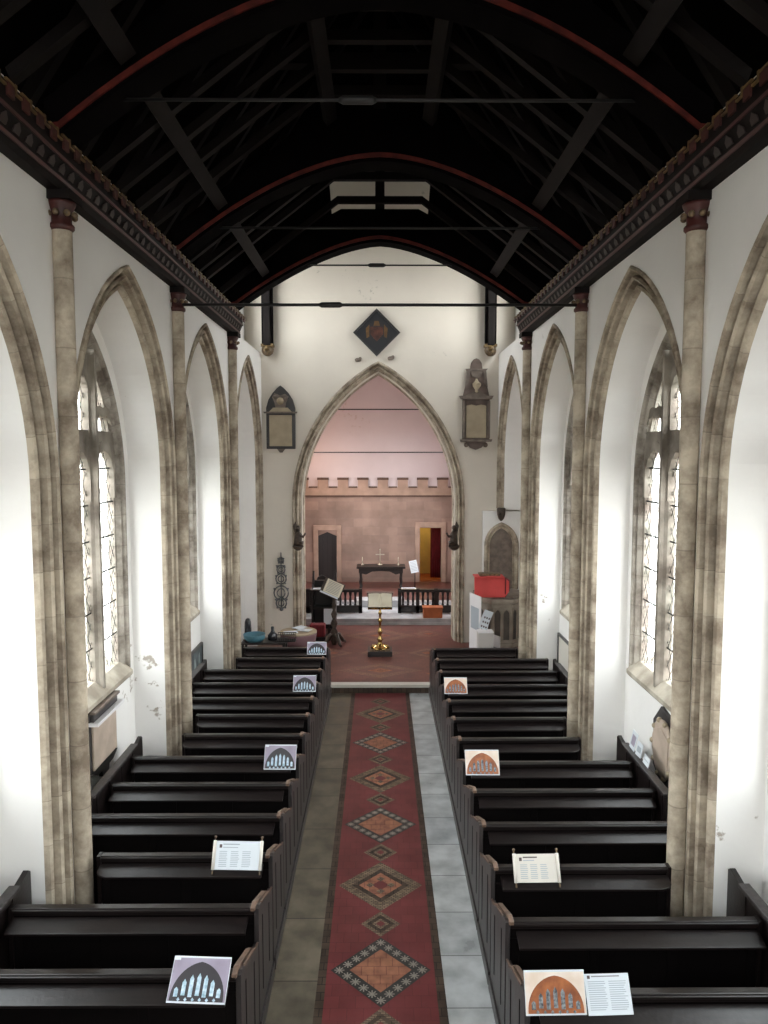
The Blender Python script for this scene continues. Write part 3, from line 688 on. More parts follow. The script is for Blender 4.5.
# ------------------------------------------------------------ pews
PH = 1.15
def make_pew(s, xo, curved):
    """pew on side s with its back's front face at local y=0, reaching x = xo"""
    t = thing('pew', 'pew', 'pew', (0, 0, 0), group='dark oak pews %s of the aisle' % ('right' if s > 0 else 'left'))
    xi = 1.07
    B = lambda m, x0, x1, *a: m.box(*sorted((s * x0, s * x1)), *a)
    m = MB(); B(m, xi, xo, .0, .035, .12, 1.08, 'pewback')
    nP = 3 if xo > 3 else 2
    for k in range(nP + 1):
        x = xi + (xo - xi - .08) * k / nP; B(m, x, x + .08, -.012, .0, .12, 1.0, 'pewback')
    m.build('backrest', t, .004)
    m = MB(); B(m, xi, xo, -.02, .05, 1.085, PH, 'pew'); B(m, xi, xo, -.035, -.01, 1.115, 1.14, 'pew'); m.build('top_rail', t, .008)
    m = MB(); c = .10 if curved else .02
    pts = [(xi + .05, -.022), (xo, -.022), (xo, -.18 + c * .6), (xo - c * .4, -.18 + c * .2), (xo - c, -.18), (xi + .05, -.18)]
    m.prism(pts, lambda a, b, d, s=s: Vector((s * a, b, 1.055 + (b + .022) * .28 + d)), 0, .022, 'pew')
    m.build('book_ledge', t, .004)
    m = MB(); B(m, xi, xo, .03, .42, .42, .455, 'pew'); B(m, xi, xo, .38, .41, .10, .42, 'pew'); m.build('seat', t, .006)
    m = MB()                                                    # bench end along the aisle
    out = [(-.03, 0), (.735, 0), (.735, .865), (.60, .90), (.50, .96), (.03, PH), (-.03, PH)]
    f2 = lambda a, b, d, s=s: Vector((s * d, a, b))
    m.prism(out, f2, 1.03, xi, 'pewside')
    for y in (.14, .50): m.box(*sorted((s * 1.026, s * 1.032)), y, y + .025, .30, .86 if y > .4 else .98, 'pewback')
    m.box(*sorted((s * 1.012, s * 1.04)), -.03, .735, .0, .13, 'pewside')
    e_ = m.build('bench_end', t, .004)
    m = MB(); m.prism([(-.04, PH + .012), (-.04, PH - .02), (.03, PH - .01), (.50, .945), (.60, .89), (.62, .91), (.52, .972), (.05, PH + .018)], f2, 1.058, 1.10, 'pewcap')
    m.build('arm_cap', e_, .006)
    m = MB(); m.prism([(.12, 1.105), (.50, .962), (.60, .90), (.735, .869), (.735, .879), (.61, .915), (.51, .975), (.13, 1.12)], f2, 1.028, 1.045, 'pewcap'); m.build('edge_strip', e_)
    m = MB(); m.prism([(-.03, 0), (.42, 0), (.42, .62), (.2, .66), (.06, PH), (-.03, PH)], f2, xo, xo + .035, 'pew'); m.build('outer_end', t, .005)
    m = MB(); xm = (xi + xo) / 2; m.box(*sorted((s * (xm - .03), s * (xm + .03))), .03, .40, 0, .42, 'pew'); m.build('seat_support', t)
    return t
RN = ['nearest', 'second', 'third', 'fourth', 'fifth', 'sixth', 'seventh', 'eighth', 'ninth', 'tenth', 'eleventh', 'twelfth', 'thirteenth']
rows = {1: [5.0 + .78 * k for k in range(13)], -1: [5.22 + .775 * k for k in range(13)]}
rows[1][1:4] = [5.82, 6.62, 7.42]; rows[-1][1:4] = [6.02, 6.84, 7.62]
for k in range(4, 13):
    rows[1][k] = 7.42 + (14.36 - 7.42) * (k - 3) / 9; rows[-1][k] = 7.62 + (14.45 - 7.62) * (k - 3) / 9
EXTRA = {(1, 0): ', holding photograph and text sheet', (1, 2): ', holding a scroll-shaped sign', (1, 5): ', holding an orange window photograph', (1, 9): ', holding the farther photograph',
         (-1, 0): ', holding the lilac window photograph', (-1, 2): ', holding a scroll-shaped sign', (-1, 5): ', holding a window photograph'}
protos = {}
for s, wd in ((1, 'right'), (-1, 'left')):
    for k, y in enumerate(rows[s]):
        short = k > 1 and any(-.35 < p_ - y < 1.05 for p_ in PIERS)
        # the short pews end before a pier
        key = (s, short)
        lb = 'dark pew %s of aisle, %s row from foreground%s' % (wd, RN[k], EXTRA.get((s, k), ''))
        if key not in protos:
            protos[key] = make_pew(s, 2.68 if short else 3.12, short); protos[key].location = (0, y, 0); protos[key]['label'] = lb
        else: dup(protos[key], (0, y, 0), lb)
for s, wd in ((1, 'right'), (-1, 'left')):                       # panelling behind the outer ends of the pews
    for (y0, y1, w2) in ((3.6, 6.45, 'in the nearest bay'), (7.9, 9.62, 'below the wall memorial in the second bay'), (11.9, 13.3, 'in the third bay')):
        m = MB().prism([(y0, 0), (y1, 0), (y1, 1.22), (y1 - .04, 1.25), (y1 - .25, 1.20), (y0, 1.20)], lambda a, b, d, s=s: Vector((s * d, a, b)), 3.17, 3.22, 'pew')
        yy = y0 + .1
        while yy < y1 - .1: m.box(*sorted((s * 3.16, s * 3.172)), yy, yy + .05, .1, 1.18, 'pew'); yy += .4
        m.box(*sorted((s * 3.14, s * 3.24)), y0, y1 - .25, 1.20, 1.235, 'pewside')
        tag(m.build('wall_panelling', bevel=.004), 'low black oak panelling along the %s wall %s' % (wd, w2), 'panelling', 'low wall panelling')

# ------------------------------------------------------------ signs on the pews
def leaned(x, y, wd, ht, lean=28, rz=0, dy=0.0):
    """matrix: sign plane with its foot on the book ledge of the pew whose back is at y, leaning on the rail"""
    return Matrix.Translation((x, y - .15 + dy, 1.048 + dy * .28)) @ Matrix.Rotation(math.radians(rz), 4, 'Z') @ Matrix.Rotation(math.radians(-lean), 4, 'X')
def place(o, mt): o.matrix_world = mt; return o
def photo(x, y, w_, h_, kind, lab, rz=0, lean=28, dy=0.0):
    m = MB(); P = lambda a, b, d: Vector((a, -d, b))
    dk, lt, bgm = ('ph_dark', 'ph_light', 'ph_lilac') if kind == 'lilac' else ('ph_orange', 'ph_glass', 'ph_cream')
    m.box(-w_ / 2, w_ / 2, 0, .006, 0, h_, 'paper')
    m.prism([(-w_ / 2 + .004, .012), (w_ / 2 - .004, .012), (w_ / 2 - .004, h_ - .012), (-w_ / 2 + .004, h_ - .012)], P, 0, .0008, bgm)
    a = w_ * .46; h = h_ * .80; pts = [p_ for p_ in arch(0, a, h_ * .10, arch_h(a, h - h_ * .02) if h > a else a, .012, 12)]
    if h <= a: pts = [(a * math.cos(t), .012 + (h - .012) * math.sin(t) ** .8) for t in [PI - PI * j / 26 for j in range(27)]]
    m.prism(pts, P, .0008, .0016, dk)
    n_ = 7
    for j in range(n_):
        xx = (j - 3) * a * .265; hh = (h * .88) * math.sqrt(max(.05, 1 - (abs(xx) / a) ** 1.7)) - .02; b = a * .075
        if hh < h_ * .2: continue
        zb_ = h_ * .16 if j % 2 else h_ * .13
        m.prism([(xx - b, zb_), (xx + b, zb_), (xx + b, hh * .85), (xx, hh), (xx - b, hh * .85)], P, .0016, .0024, lt)
        if j < n_ - 1:
            xm = xx + a * .13; zz = h_ * .075; m.prism([(xm - .012, zz), (xm, zz - .012), (xm + .012, zz), (xm, zz + .014)], P, .0016, .0024, lt)
    if kind == 'lilac': m.prism([(-w_ / 2 + .004, h_ - .028), (-w_ / 2 + .05, h_ - .028), (-w_ / 2 + .05, h_ - .002), (-w_ / 2 + .004, h_ - .002)], P, .0008, .003, 'paper')
    o = m.build('window_photograph'); place(o, leaned(x, y, w_, h_, lean, rz, dy)); return tag(o, lab, 'photograph', 'mounted window photographs on the pews')
def textlines(m, x0, x1, z0, z1, step, mt='inkpale', d=.0012):
    z = z1
    while z > z0:
        xe = x1 - random.random() * (x1 - x0) * .2
        m.prism([(x0, z), (xe, z), (xe, z + step * .38), (x0, z + step * .38)], lambda a, b, d_: Vector((a, -d_, b)), 0, d, mt); z -= step
def scroll(x, y, w_, h_, lab, rz=0, lean=30, blue=False):
    root = thing('scroll_sign', lab, 'sign'); place(root, leaned(x, y, w_, h_, lean, rz))
    m = MB().box(-w_ / 2, w_ / 2, 0, .004, .03, h_, 'paper' if blue else 'parch')
    m.prism([(-w_ / 2 + .045, h_ - .06), (-w_ / 2 + .07, h_ - .06), (-w_ / 2 + .07, h_ - .03), (-w_ / 2 + .045, h_ - .03)], lambda a, b, d_: Vector((a, -d_, b)), 0, .0014, 'inkdark')
    textlines(m, -w_ / 2 + .08, .03, h_ - .045, h_ - .035, .03, 'inkpale' if blue else 'inkdark')
    textlines(m, -w_ / 2 + .08, .0, h_ - .065, h_ - .06, .02, 'inkpale')
    cw = (w_ - .12) / 3
    for k in range(3): textlines(m, -w_ / 2 + .05 + k * cw, -w_ / 2 + .04 + k * cw + cw * .86, .05, h_ - .095, .016)
    m.build('sheet', root)
    for sg in (-1, 1):
        MB().tube([(sg * w_ / 2, -.004, .028), (sg * w_ / 2, -.004, h_ + .004)], .016, 'parch', 12).build('rolled_edge', root)
        MB().lathe([(.007, -.012), (.009, 0), (.007, .02), (.007, h_ + .01), (.006, h_ + .022), (.013, h_ + .03), (.014, h_ + .038), (.008, h_ + .046), (.003, h_ + .048)], (sg * w_ / 2, -.004, 0), 'giltwood', 10).build('rod', root)
    return root
R_, L_ = rows[1], rows[-1]
photo(1.24, R_[0], .43, .28, 'orange', 'orange stained-glass window photograph on the nearest right-hand pew, beside a text sheet', 1, 22, .045)
m = MB().box(-.16, .16, 0, .004, 0, .25, 'paper'); textlines(m, -.14, -.01, .02, .20, .013); textlines(m, .01, .14, .02, .20, .013); m.prism([(-.14, .22), (-.12, .22), (-.12, .24), (-.14, .24)], lambda a, b, d_: Vector((a, -d_, b)), 0, .0014, 'inkdark'); textlines(m, -.11, .10, .225, .23, .02, 'ink')
tag(place(m.build('text_sheet'), leaned(1.625, R_[0], 0, 0, 32, 2, .045)), 'white printed text sheet on the nearest right-hand pew', 'sheet')
scroll(1.445, R_[2], .40, .27, 'white scroll-shaped sign with dark heading on a pew right of the aisle', 1)
photo(1.265, R_[5], .42, .30, 'orange', 'orange window photograph on a middle pew right of the aisle', 0)
photo(1.25, R_[9], .38, .27, 'orange', 'small orange window photograph farthest along the right-hand pews', 0)
photo(-1.335, L_[0], .43, .30, 'lilac', 'lilac photograph of a tall window on the nearest left-hand pew', -3, 48, -.025)
scroll(-1.36, L_[2], .45, .28, 'pale blue-white scroll-shaped sign on a pew left of the aisle', -2, blue=True)
photo(-1.26, L_[5], .40, .30, 'lilac', 'lilac window photograph on a middle pew left of the aisle', -1)
photo(-1.26, L_[9], .38, .27, 'lilac', 'white and lilac window photograph far along the left-hand pews', 0)
photo(-1.25, L_[12], .38, .25, 'lilac', 'white and lilac window photograph on the farthest left-hand pew', 0)

# ------------------------------------------------------------ lectern
t = thing('lectern', 'tall brass lectern on a square dark plinth holding an open book', 'lectern', (0, 17.5, .17))
MB().box(-.29, .29, -.25, .25, 0, .12, 'memdark').box(-.25, .25, -.22, .22, .12, .15, 'giltwood').build('plinth', t, .01)
MB().lathe([(.22, .15), (.22, .17), (.17, .19), (.11, .22), (.06, .27), (.045, .32), (.075, .36), (.045, .40), (.03, .46), (.05, .52), (.065, .56), (.045, .60), (.028, .66), (.032, .78), (.06, .82), (.03, .86), (.028, .96), (.05, 1.0), (.028, 1.04), (.025, 1.18), (.045, 1.22), (.02, 1.25)], (0, 0, 0), 'brass', 24).build('stem', t)
for k in range(3):
    a = PI / 2 + k * 2 * PI / 3; MB().tube([(.10 * math.cos(a), .10 * math.sin(a), .25), (.19 * math.cos(a), .19 * math.sin(a), .24), (.23 * math.cos(a), .21 * math.sin(a), .17)], [.02, .025, .035], 'brass').build('foot', t)
mt = Matrix.Translation((0, -.02, 1.30)) @ Matrix.Rotation(math.radians(48), 4, 'X')
MB().box(-.29, .29, -.19, .19, -.03, -.01, 'brass', mt).box(-.29, .29, -.22, -.19, -.03, .03, 'brass', mt).build('book_rest', t)
b = MB()
for s in (1, -1):
    pr = [(0, .0), (0, .02), (s * .05, .042), (s * .15, .04), (s * .28, .02), (s * .28, .0)]
    b.prism(pr, lambda a, c_, d, mt=mt: mt @ Vector((a, d, c_)), -.18, .19, 'page')
b2 = tag(b.build('open_book'), 'open book with cream pages resting on the brass lectern', 'book'); b2.location = (0, 17.5, .172)

# ------------------------------------------------------------ rails, altar
for (x0, x1, wd) in ((-2.9, -.52, 'left'), (.52, 2.2, 'right')):
    t = thing('altar_rail', 'black wooden balustrade in front of the altar, %s section' % wd, 'railing', (0, 21.3, .35), group='altar rails')
    MB().box(x0, x1, -.08, .08, .62, .70, 'wood').build('top_rail', t, .01); MB().box(x0, x1, -.06, .06, .02, .22, 'wood').build('bottom_rail', t, .006)
    n_ = int((x1 - x0) / .8) + 1
    for k in range(n_ + 1):
        x = x0 + .05 + (x1 - x0 - .1) * k / n_; MB().box(x - .05, x + .05, -.06, .06, 0, .72, 'wood').build('post', t)
    x = x0 + .15
    while x < x1 - .1:
        MB().lathe([(.03, .20), (.04, .24), (.026, .28), (.04, .38), (.026, .48), (.045, .58), (.055, .62)], (x, 0, 0), 'wood', 8).build('baluster', t); x += .145
t = thing('altar', 'dark wooden altar table below the battlemented wall', 'table', (.03, 24.9, .43))
MB().box(-.82, .82, -.35, .35, .70, .77, 'wood').build('tabletop', t, .01)
MB().prism([(-.74, .70), (-.74, .56), (-.5, .50), (-.3, .60), (0, .62), (.3, .60), (.5, .50), (.74, .56), (.74, .70)], mapY(-.30), 0, .04, 'wood').build('apron', t)
for x in (-.68, .68):
    for y in (-.25, .25): MB().lathe([(.05, 0), (.05, .08), (.03, .1), (.055, .25), (.035, .4), (.05, .55), (.05, .7)], (x, y, 0), 'wood', 10).build('leg', t)
t = thing('altar_cross', 'small brass cross standing on the altar', 'cross', (0, 25.0, 1.2))
MB().lathe([(.09, 0), (.09, .02), (.03, .05), (.02, .12)], (0, 0, 0), 'silver', 14).build('foot', t)
MB().box(-.014, .014, -.01, .01, .1, .50, 'silver').box(-.12, .12, -.01, .01, .34, .37, 'silver').ball((0, 0, .52), .025, 'silver').ball((-.13, 0, .355), .022, 'silver').ball((.13, 0, .355), .022, 'silver').ball((0, 0, .355), .035, 'silver', (1, .4, 1)).build('cross_arms', t)
for x, wd in ((-.60, 'left'), (.62, 'right')):
    t = thing('candlestick', 'slim candlestick on the %s end of the altar' % wd, 'candlestick', (x, 24.95, 1.2), group='altar candlesticks')
    MB().lathe([(.05, 0), (.05, .015), (.015, .04), (.012, .12), (.03, .13), (.03, .14)], (0, 0, 0), 'silver', 12).build('base', t); MB().lathe([(.012, .14), (.012, .27), (.004, .28)], (0, 0, 0), 'page', 8).build('candle', t)
t = thing('leaflet_stand', 'white notice on a thin stand right of the altar', 'notice', (1.17, 24.5, .43))
MB().tube([(0, .04, 0), (0, .04, .62)], .015, 'iron').lathe([(.12, 0), (.12, .02), (.02, .04)], (0, .04, 0), 'iron', 14).build('stand', t)
mt = Matrix.Translation((0, 0, .58)) @ Matrix.Rotation(math.radians(-12), 4, 'Y') @ Matrix.Rotation(math.radians(-20), 4, 'X'); m = MB().box(-.13, .13, -.01, .0, 0, .42, 'paper', mt)
for k in range(7): m.box(-.10, .10, -.013, -.01, .06 + k * .05, .075 + k * .05, 'inkpale', mt)
m.build('notice', t)
tag(MB().box(.62, 1.05, 21.23, 21.38, 1.052, 1.075, 'page').box(.64, 1.02, 21.24, 21.37, 1.075, 1.082, 'paper').build('service_book'), 'cream book lying on top of the right-hand altar rail', 'book')
t = thing('kneeler_box', 'orange wooden box standing on the marble step', 'box', (1.49, 20.72, .35))
MB().box(-.27, .27, -.14, .14, 0, .27, 'orangebox').build('body', t, .01); MB().box(-.29, .29, -.16, .16, .27, .31, 'orangebox').build('lid', t, .008)
t = thing('footstool', 'low black stool between the altar rails', 'stool', (0, 23.3, .43)); MB().box(-.42, .42, -.12, .12, .10, .16, 'memgrey2').build('top', t, .01)
for x in (-.36, .36): MB().box(x - .03, x + .03, -.1, .1, 0, .10, 'wood').build('leg', t)

# ------------------------------------------------------------ left side of the chancel
t = thing('reading_desk', 'black wooden stall desk just inside the chancel arch, left', 'desk', (-1.52, 19.9, .17))
MB().box(-.32, .32, .2, .26, 0, 1.35, 'wood').box(-.32, .32, -.24, .26, .62, .68, 'wood').build('desk_body', t, .01)
MB().box(-.34, .32, -.30, .26, 1.14, 1.17, 'wood').build('shelf', t)
for x in (-.30, .30): MB().prism([(-.28, 0), (.28, 0), (.28, 1.5), (.2, 1.62), (.1, 1.5), (-.1, 1.2), (-.28, 1.15)], lambda a, b, d, x=x: Vector((x + d, a, b)), -.025, .025, 'wood').build('side_panel', t, .01)
t = thing('stall_chair', 'dark high-backed chair with curved crest behind the stall desk', 'chair', (-1.68, 21.0, .35))
MB().prism([(-.22, .4), (.22, .4), (.22, .85), (.12, 1.08), (0, 1.14), (-.12, 1.08), (-.22, .85)], mapY(.18), 0, .04, 'wood').build('backrest', t, .01); MB().box(-.24, .24, -.22, .22, .40, .45, 'wood').build('seat', t, .01)
for x in (-.2, .2):
    for y in (-.18, .18): MB().box(x - .02, x + .02, y - .02, y + .02, 0, .40, 'wood').build('leg', t)
tag(MB().box(-1.80, -1.40, 19.66, 19.86, 1.341, 1.361, 'paper').build('folded_sheets'), 'white sheets lying on the shelf of the black stall desk', 'papers')
t = thing('music_stand', 'dark carved floor stand with zigzag turned stem left of the brass lectern', 'stand', (-1.16, 18.4, .17))
MB().lathe([(.05, 0), (.09, .1), (.05, .2), (.10, .32), (.045, .42), (.09, .55), (.04, .66), (.08, .78), (.035, .88), (.06, 1.0), (.03, 1.1), (.03, 1.38)], (0, 0, 0), 'bronze', 12).build('stem', t)
for k in range(4):
    a = .6 + k * PI / 2; MB().tube([(0, 0, .28), (.14 * math.cos(a), .14 * math.sin(a), .25), (.26 * math.cos(a), .26 * math.sin(a), .07), (.34 * math.cos(a), .34 * math.sin(a), .03)], [.05, .05, .045, .03], 'bronze').build('foot', t)
mt = Matrix.Translation((-.03, -.05, 1.45)) @ Matrix.Rotation(math.radians(24), 4, 'Y') @ Matrix.Rotation(math.radians(55), 4, 'X')
MB().box(-.27, .27, -.20, .22, -.03, -.012, 'bronze', mt).box(-.27, .27, -.24, -.20, -.03, .02, 'bronze', mt).build('desk_top', t)
m = MB().box(-.20, .24, -.17, .20, -.010, .0, 'page', mt).box(-.26, .22, -.235, -.19, .02, .028, 'paper', mt)
for k in range(8): m.box(-.15, .19, -.13 + k * .04, -.118 + k * .04, .0, .002, 'ink', mt)
o = tag(m.build('sheet_music'), 'tilted printed sheets on the dark carved stand', 'sheet music'); o.location = (-1.16, 18.4, .17)
t = thing('kneeler', 'dark red upholstered kneeler beside the left arch jamb', 'kneeler', (-1.62, 18.9, .17)); MB().box(-.2, .2, -.15, .15, .1, .42, 'redcurtain').build('cushion', t, .03); MB().box(-.21, .21, -.16, .16, 0, .1, 'wood').build('base', t)
t = thing('mounted_sheet', 'small white board propped low on the black stall desk', 'sign', (-1.36, 19.35, .17)); MB().box(-.13, .13, -.012, 0, .3, .72, 'paper').build('board', t); MB().box(-.02, .02, 0, .03, 0, .5, 'wood').box(-.12, .12, -.06, .08, 0, .02, 'wood').build('prop', t)
# table and clutter beyond the last left pew
t = thing('side_table', 'small round table with mauve cloth beyond the farthest left pew', 'table', (-1.86, 16.6, .17))
MB().lathe([(.36, .40), (.42, .72), (.42, .76)], (0, 0, 0), 'purple', 24).build('tablecloth', t); MB().lathe([(.2, 0), (.2, .03), (.04, .06), (.04, .4)], (0, 0, 0), 'wood', 16).build('pedestal', t); MB().lathe([(.42, .76), (.42, .79)], (0, 0, 0), 'memtan', 24).build('tabletop', t)
for i, (x, y, r_, lb) in enumerate(((-2.02, 16.45, .3, 'white papers spread on the left of the small round table'), (-1.72, 16.6, -.4, 'white papers spread on the right of the small round table'), (-1.85, 16.8, .9, 'white papers at the back of the small round table'))):
    o = MB().box(-.15, .15, -.11, .11, 0, .012, 'paper').build('leaflet', loc=(x, y, .962 + .013 * i), rot=(0, 0, r_)); tag(o, lb, 'leaflet', 'papers on the round table')
tag(MB().lathe([(.16, 0), (.22, .06), (.24, .16), (.23, .16), (.20, .07), (.14, .03)], (0, 0, 0), 'teal', 24).build('basin', loc=(-2.71, 15.72, .95)), 'teal plastic bowl on the shelf by the left wall', 'bowl')
t = thing('shelf_table', 'low wooden table by the left wall beyond the farthest pew', 'table', (-2.5, 15.8, .17)); MB().box(-.48, .48, -.25, .25, .74, .78, 'pewside').build('tabletop', t)
for x in (-.44, .44):
    for y in (-.2, .2): MB().box(x - .025, x + .025, y - .025, y + .025, 0, .74, 'pewside').build('leg', t)
tag(MB().lathe([(.10, 0), (.11, .10), (.05, .17), (.035, .20), (.035, .28), (.02, .29)], (0, 0, 0), 'darkglass', 16).build('bottle', loc=(-2.34, 15.86, .95)), 'dark squat bottle on the low table by the left wall', 'bottle')
tag(MB().lathe([(.06, 0), (.08, .1), (.07, .36), (.05, .42), (.02, .44)], (0, 0, 0), 'darkglass', 12).build('vase', loc=(-2.90, 16.0, .95)), 'dark upright vase behind the teal bowl', 'vase')
m = MB().box(-.20, .2, -.1, .1, 0, .02, 'iron')
for k in range(9): m.box(-.2 + k * .048, -.19 + k * .048, -.1, -.09, 0, .16, 'iron').box(-.2 + k * .048, -.19 + k * .048, .09, .1, 0, .16, 'iron')
m.box(-.2, .2, -.1, -.09, .15, .165, 'iron').box(-.2, .2, .09, .1, .15, .165, 'iron'); tag(m.build('wire_basket', loc=(-2.02, 15.75, .95)), 'grey wire basket on the low table beyond the left pews', 'basket')

# ------------------------------------------------------------ pulpit and displays on the right
PX, PY = 2.80, 17.25
t = thing('pulpit', 'panelled stone pulpit below the small arched doorway at the right', 'pulpit', (PX, PY, .17))
N8 = 8; Rp = .62
def octo(r, off=PI / 8): return [(r * math.cos(off + k * PI / 4), r * math.sin(off + k * PI / 4)) for k in range(8)]
flat = lambda a, b, d: Vector((a, b, d))
MB().prism(octo(.50), flat, 0, .22, 'pulpitd').prism(octo(.42), flat, .22, .40, 'pulpitd').build('base', t, .02)
MB().prism(octo(Rp - .05), flat, .40, 1.42, 'pulpit').prism(octo(Rp), flat, .36, .46, 'pulpit').build('drum', t, .01)
MB().prism(octo(Rp + .05), flat, 1.42, 1.50, 'pulpit').prism(octo(Rp + .01), flat, 1.50, 1.56, 'memgrey').build('cornice', t, .01)
for k in range(8):
    a = k * PI / 4; mt = Matrix.Rotation(a, 4, 'Z'); r0 = (Rp - .05) * math.cos(PI / 8); m = MB(); hw = .19
    for (q0, q1) in ((-hw, -.015), (.015, hw)):
        c_ = (q0 + q1) / 2; aa = (q1 - q0) / 2; P1 = arch(c_, aa, 1.12, arch_h(aa, .14), .52, 5); P2 = arch(c_, aa - .022, 1.12, arch_h(aa, .14) - .022, .54, 5)
        m.grid([[mt @ Vector((r0 + .03, y_, z_)) for y_, z_ in P1], [mt @ Vector((r0 + .005, y_, z_)) for y_, z_ in P2]], 'pulpit'); m.prism(P2, lambda y_, z_, d, mt=mt: mt @ Vector((r0 + d, y_, z_)), .0, .004, 'pulpitd')
    m.box(r0, r0 + .035, -hw - .01, hw + .01, 1.30, 1.36, 'pulpit', mt); m.build('arched_panel', t)
t = thing('pulpit_fall', 'bright red cloth book fall hanging over the front of the pulpit', 'cloth', (PX - .32, PY - .30, 1.74))
mt = Matrix.Rotation(math.radians(0), 4, 'Z')
MB().prism([(-.34, .0), (.34, 0), (.44, .12), (.44, .36), (.30, .46), (-.34, .46)], lambda a, b, d: Vector((a, d * .9 + b * .0 - .42 + .55 * 0 + (b) * .15, b)), 0, .03, 'redcloth').build('front_fall', t, .008)
MB().prism([(-.41, 0), (.10, .06), (.10, .30), (-.41, .46)], lambda a, b, d: Vector((.34 + d + (a + .41) * .35, a, b)), 0, .03, 'redcurtain').build('side_fall', t, .008)
MB().box(-.34, .34, -.42 + .0, .0, .44, .47, 'redcloth').box(-.22, .26, -.30, -.04, .47, .52, 'giltwood').build('cushion', t, .02)
# arched doorway above the pulpit
m = MB(); DX, DY = 3.03, 18.35
sweep_arch(m, mapY(DY - .02), DX, .43, 2.55 + .15, arch_h(.43, .58), 1.6, [(0, .12), (0, -.02), (.04, -.05), (.08, .0), (.10, .04), (.14, .02), (.15, .12)], 'stone', n=10)
trim(m.build('trim'))
struct(MB().prism(arch(DX, .30, 2.7, arch_h(.43, .58) - .13, 1.6, 10), mapY(DY + .05), 0, .03, 'memgrey').build('door_2'))
struct(panel('wall_pulpit_stair', [(2.58, .17), (3.58, .17), (3.58, 3.55), (2.58, 3.55)], [arch(DX, .42, 2.7, arch_h(.42, .57), .2, 10)], mapY(DY), .22, 'white'))
t = thing('arch_corbel', 'small dark carved corbel ending the stone moulding above the pulpit doorway', 'corbel', (3.0, 18.25, 3.62))
MB().lathe([(.02, -.30), (.07, -.24), (.10, -.14), (.11, 0), (.09, .03)], (0, 0, 0), 'bronze', 14).ball((-.06, -.07, -.12), .05, 'bronze').build('carving', t)
# display boards
t = thing('display_plinth', 'pale grey box plinth standing in front of the pulpit', 'plinth', (2.26, 15.65, .17)); MB().box(-.16, .16, -.14, .14, 0, 1.0, 'displaytan').build('box', t, .006); MB().box(-.165, .165, -.145, .145, 1.0, 1.02, 'display').build('top', t)
m = MB(); mt = Matrix.Rotation(math.radians(20), 4, 'Y'); m.grid([[mt @ Vector((-.10 + .2 * b, .03 + .05 * math.sin(a * 3), .02 + .42 * a)) for b in (0, 1)] for a in [k / 8 for k in range(9)]], 'paper')
for k in range(9): m.box(-.06 + .05 * (k % 3), -.03 + .05 * (k % 3), -.005, .0, .06 + .1 * (k // 3), .10 + .1 * (k // 3), 'inkdark', mt @ Matrix.Translation((0, .02, 0)))
o = m.build('leaflet_holder', loc=(2.20, 15.65, 1.20)); o.modifiers.new('s', 'SOLIDIFY').thickness = .006; tag(o, 'white curled leaflet standing on the pale plinth', 'leaflet')
t = thing('display_board', 'tall white display board seen edge-on beside the chancel arch', 'display board', (2.13, 16.3, .17)); mt = Matrix.Rotation(math.radians(-72), 4, 'Z')
MB().box(-.28, .28, -.012, .012, .1, 1.68, 'display', mt).box(-.2, .2, -.016, -.012, .9, 1.4, 'inkpale', mt).build('board', t); MB().box(-.02, .02, 0, .3, 0, .04, 'iron', mt).box(-.26, -.22, -.14, .14, 0, .1, 'iron', mt).box(.22, .26, -.14, .14, 0, .1, 'iron', mt).build('feet', t)
t = thing('notice_board', 'narrow white notice board right of the pale plinth', 'notice board', (2.52, 15.9, .17)); mt = Matrix.Rotation(math.radians(-60), 4, 'Z')
MB().box(-.16, .16, -.012, .012, .1, .86, 'display', mt).box(-.1, .1, -.015, -.012, .3, .6, 'ink', mt).build('board', t); MB().box(-.14, -.10, -.12, .12, 0, .1, 'iron', mt).box(.10, .14, -.12, .12, 0, .1, 'iron', mt).build('feet', t)

# ------------------------------------------------------------ monuments on the east wall
FE = lambda cx, z: (lambda a, b, d: Vector((cx + a, YE - d, z + b)))
t = thing('wall_monument', 'tan memorial tablet in a black pointed surround, left of the chancel arch', 'monument', (0, 0, 0)); fn = FE(-2.47, 5.1)
back = [(-.36, .02), (.36, .02), (.36, 1.0)] + [(.36 * math.cos(a) , 1.0 + .53 * math.sin(a) ** .9) for a in [PI * k / 16 for k in range(1, 16)]] + [(-.36, 1.0)]
back = [(-.36, .0), (.36, .0), (.36, 1.02), (.30, 1.22), (.20, 1.38), (.08, 1.51), (0, 1.57), (-.08, 1.51), (-.20, 1.38), (-.30, 1.22), (-.36, 1.02)]
MB().prism(back, fn, 0, .05, 'memdark').prism([(-.1, 0), (.1, 0), (.03, -.09), (-.03, -.09)], fn, 0, .05, 'memgrey').build('slab', t)
m = MB().prism([(-.28, .07), (.28, .07), (.28, .84), (-.28, .84)], fn, .05, .09, 'memtan').build('tablet', t, .008)
MB().prism([(-.40, .88), (.40, .88), (.42, .92), (-.42, .92)], fn, .05, .14, 'memgrey').prism([(-.28, .92), (.28, .92), (.18, 1.02), (-.18, 1.02)], fn, .05, .11, 'memtan').build('cornice', t)
m = MB(); m.prism([(-.12, 1.02), (.12, 1.02), (.14, 1.14), (.20, 1.30), (.12, 1.36), (0, 1.32), (-.14, 1.38), (-.2, 1.28), (-.14, 1.14)], fn, .05, .12, 'memgrey')
m.ball(fn(0, 1.18, .12), .09, 'memtan').ball(fn(-.12, 1.28, .1), .06, 'memgrey').ball(fn(.12, 1.26, .1), .06, 'memgrey'); m.build('urn', t)
t = thing('wall_monument', 'tall brown marble monument with obelisk and urn, right of the chancel arch', 'monument'); fn = FE(2.39, 5.03)
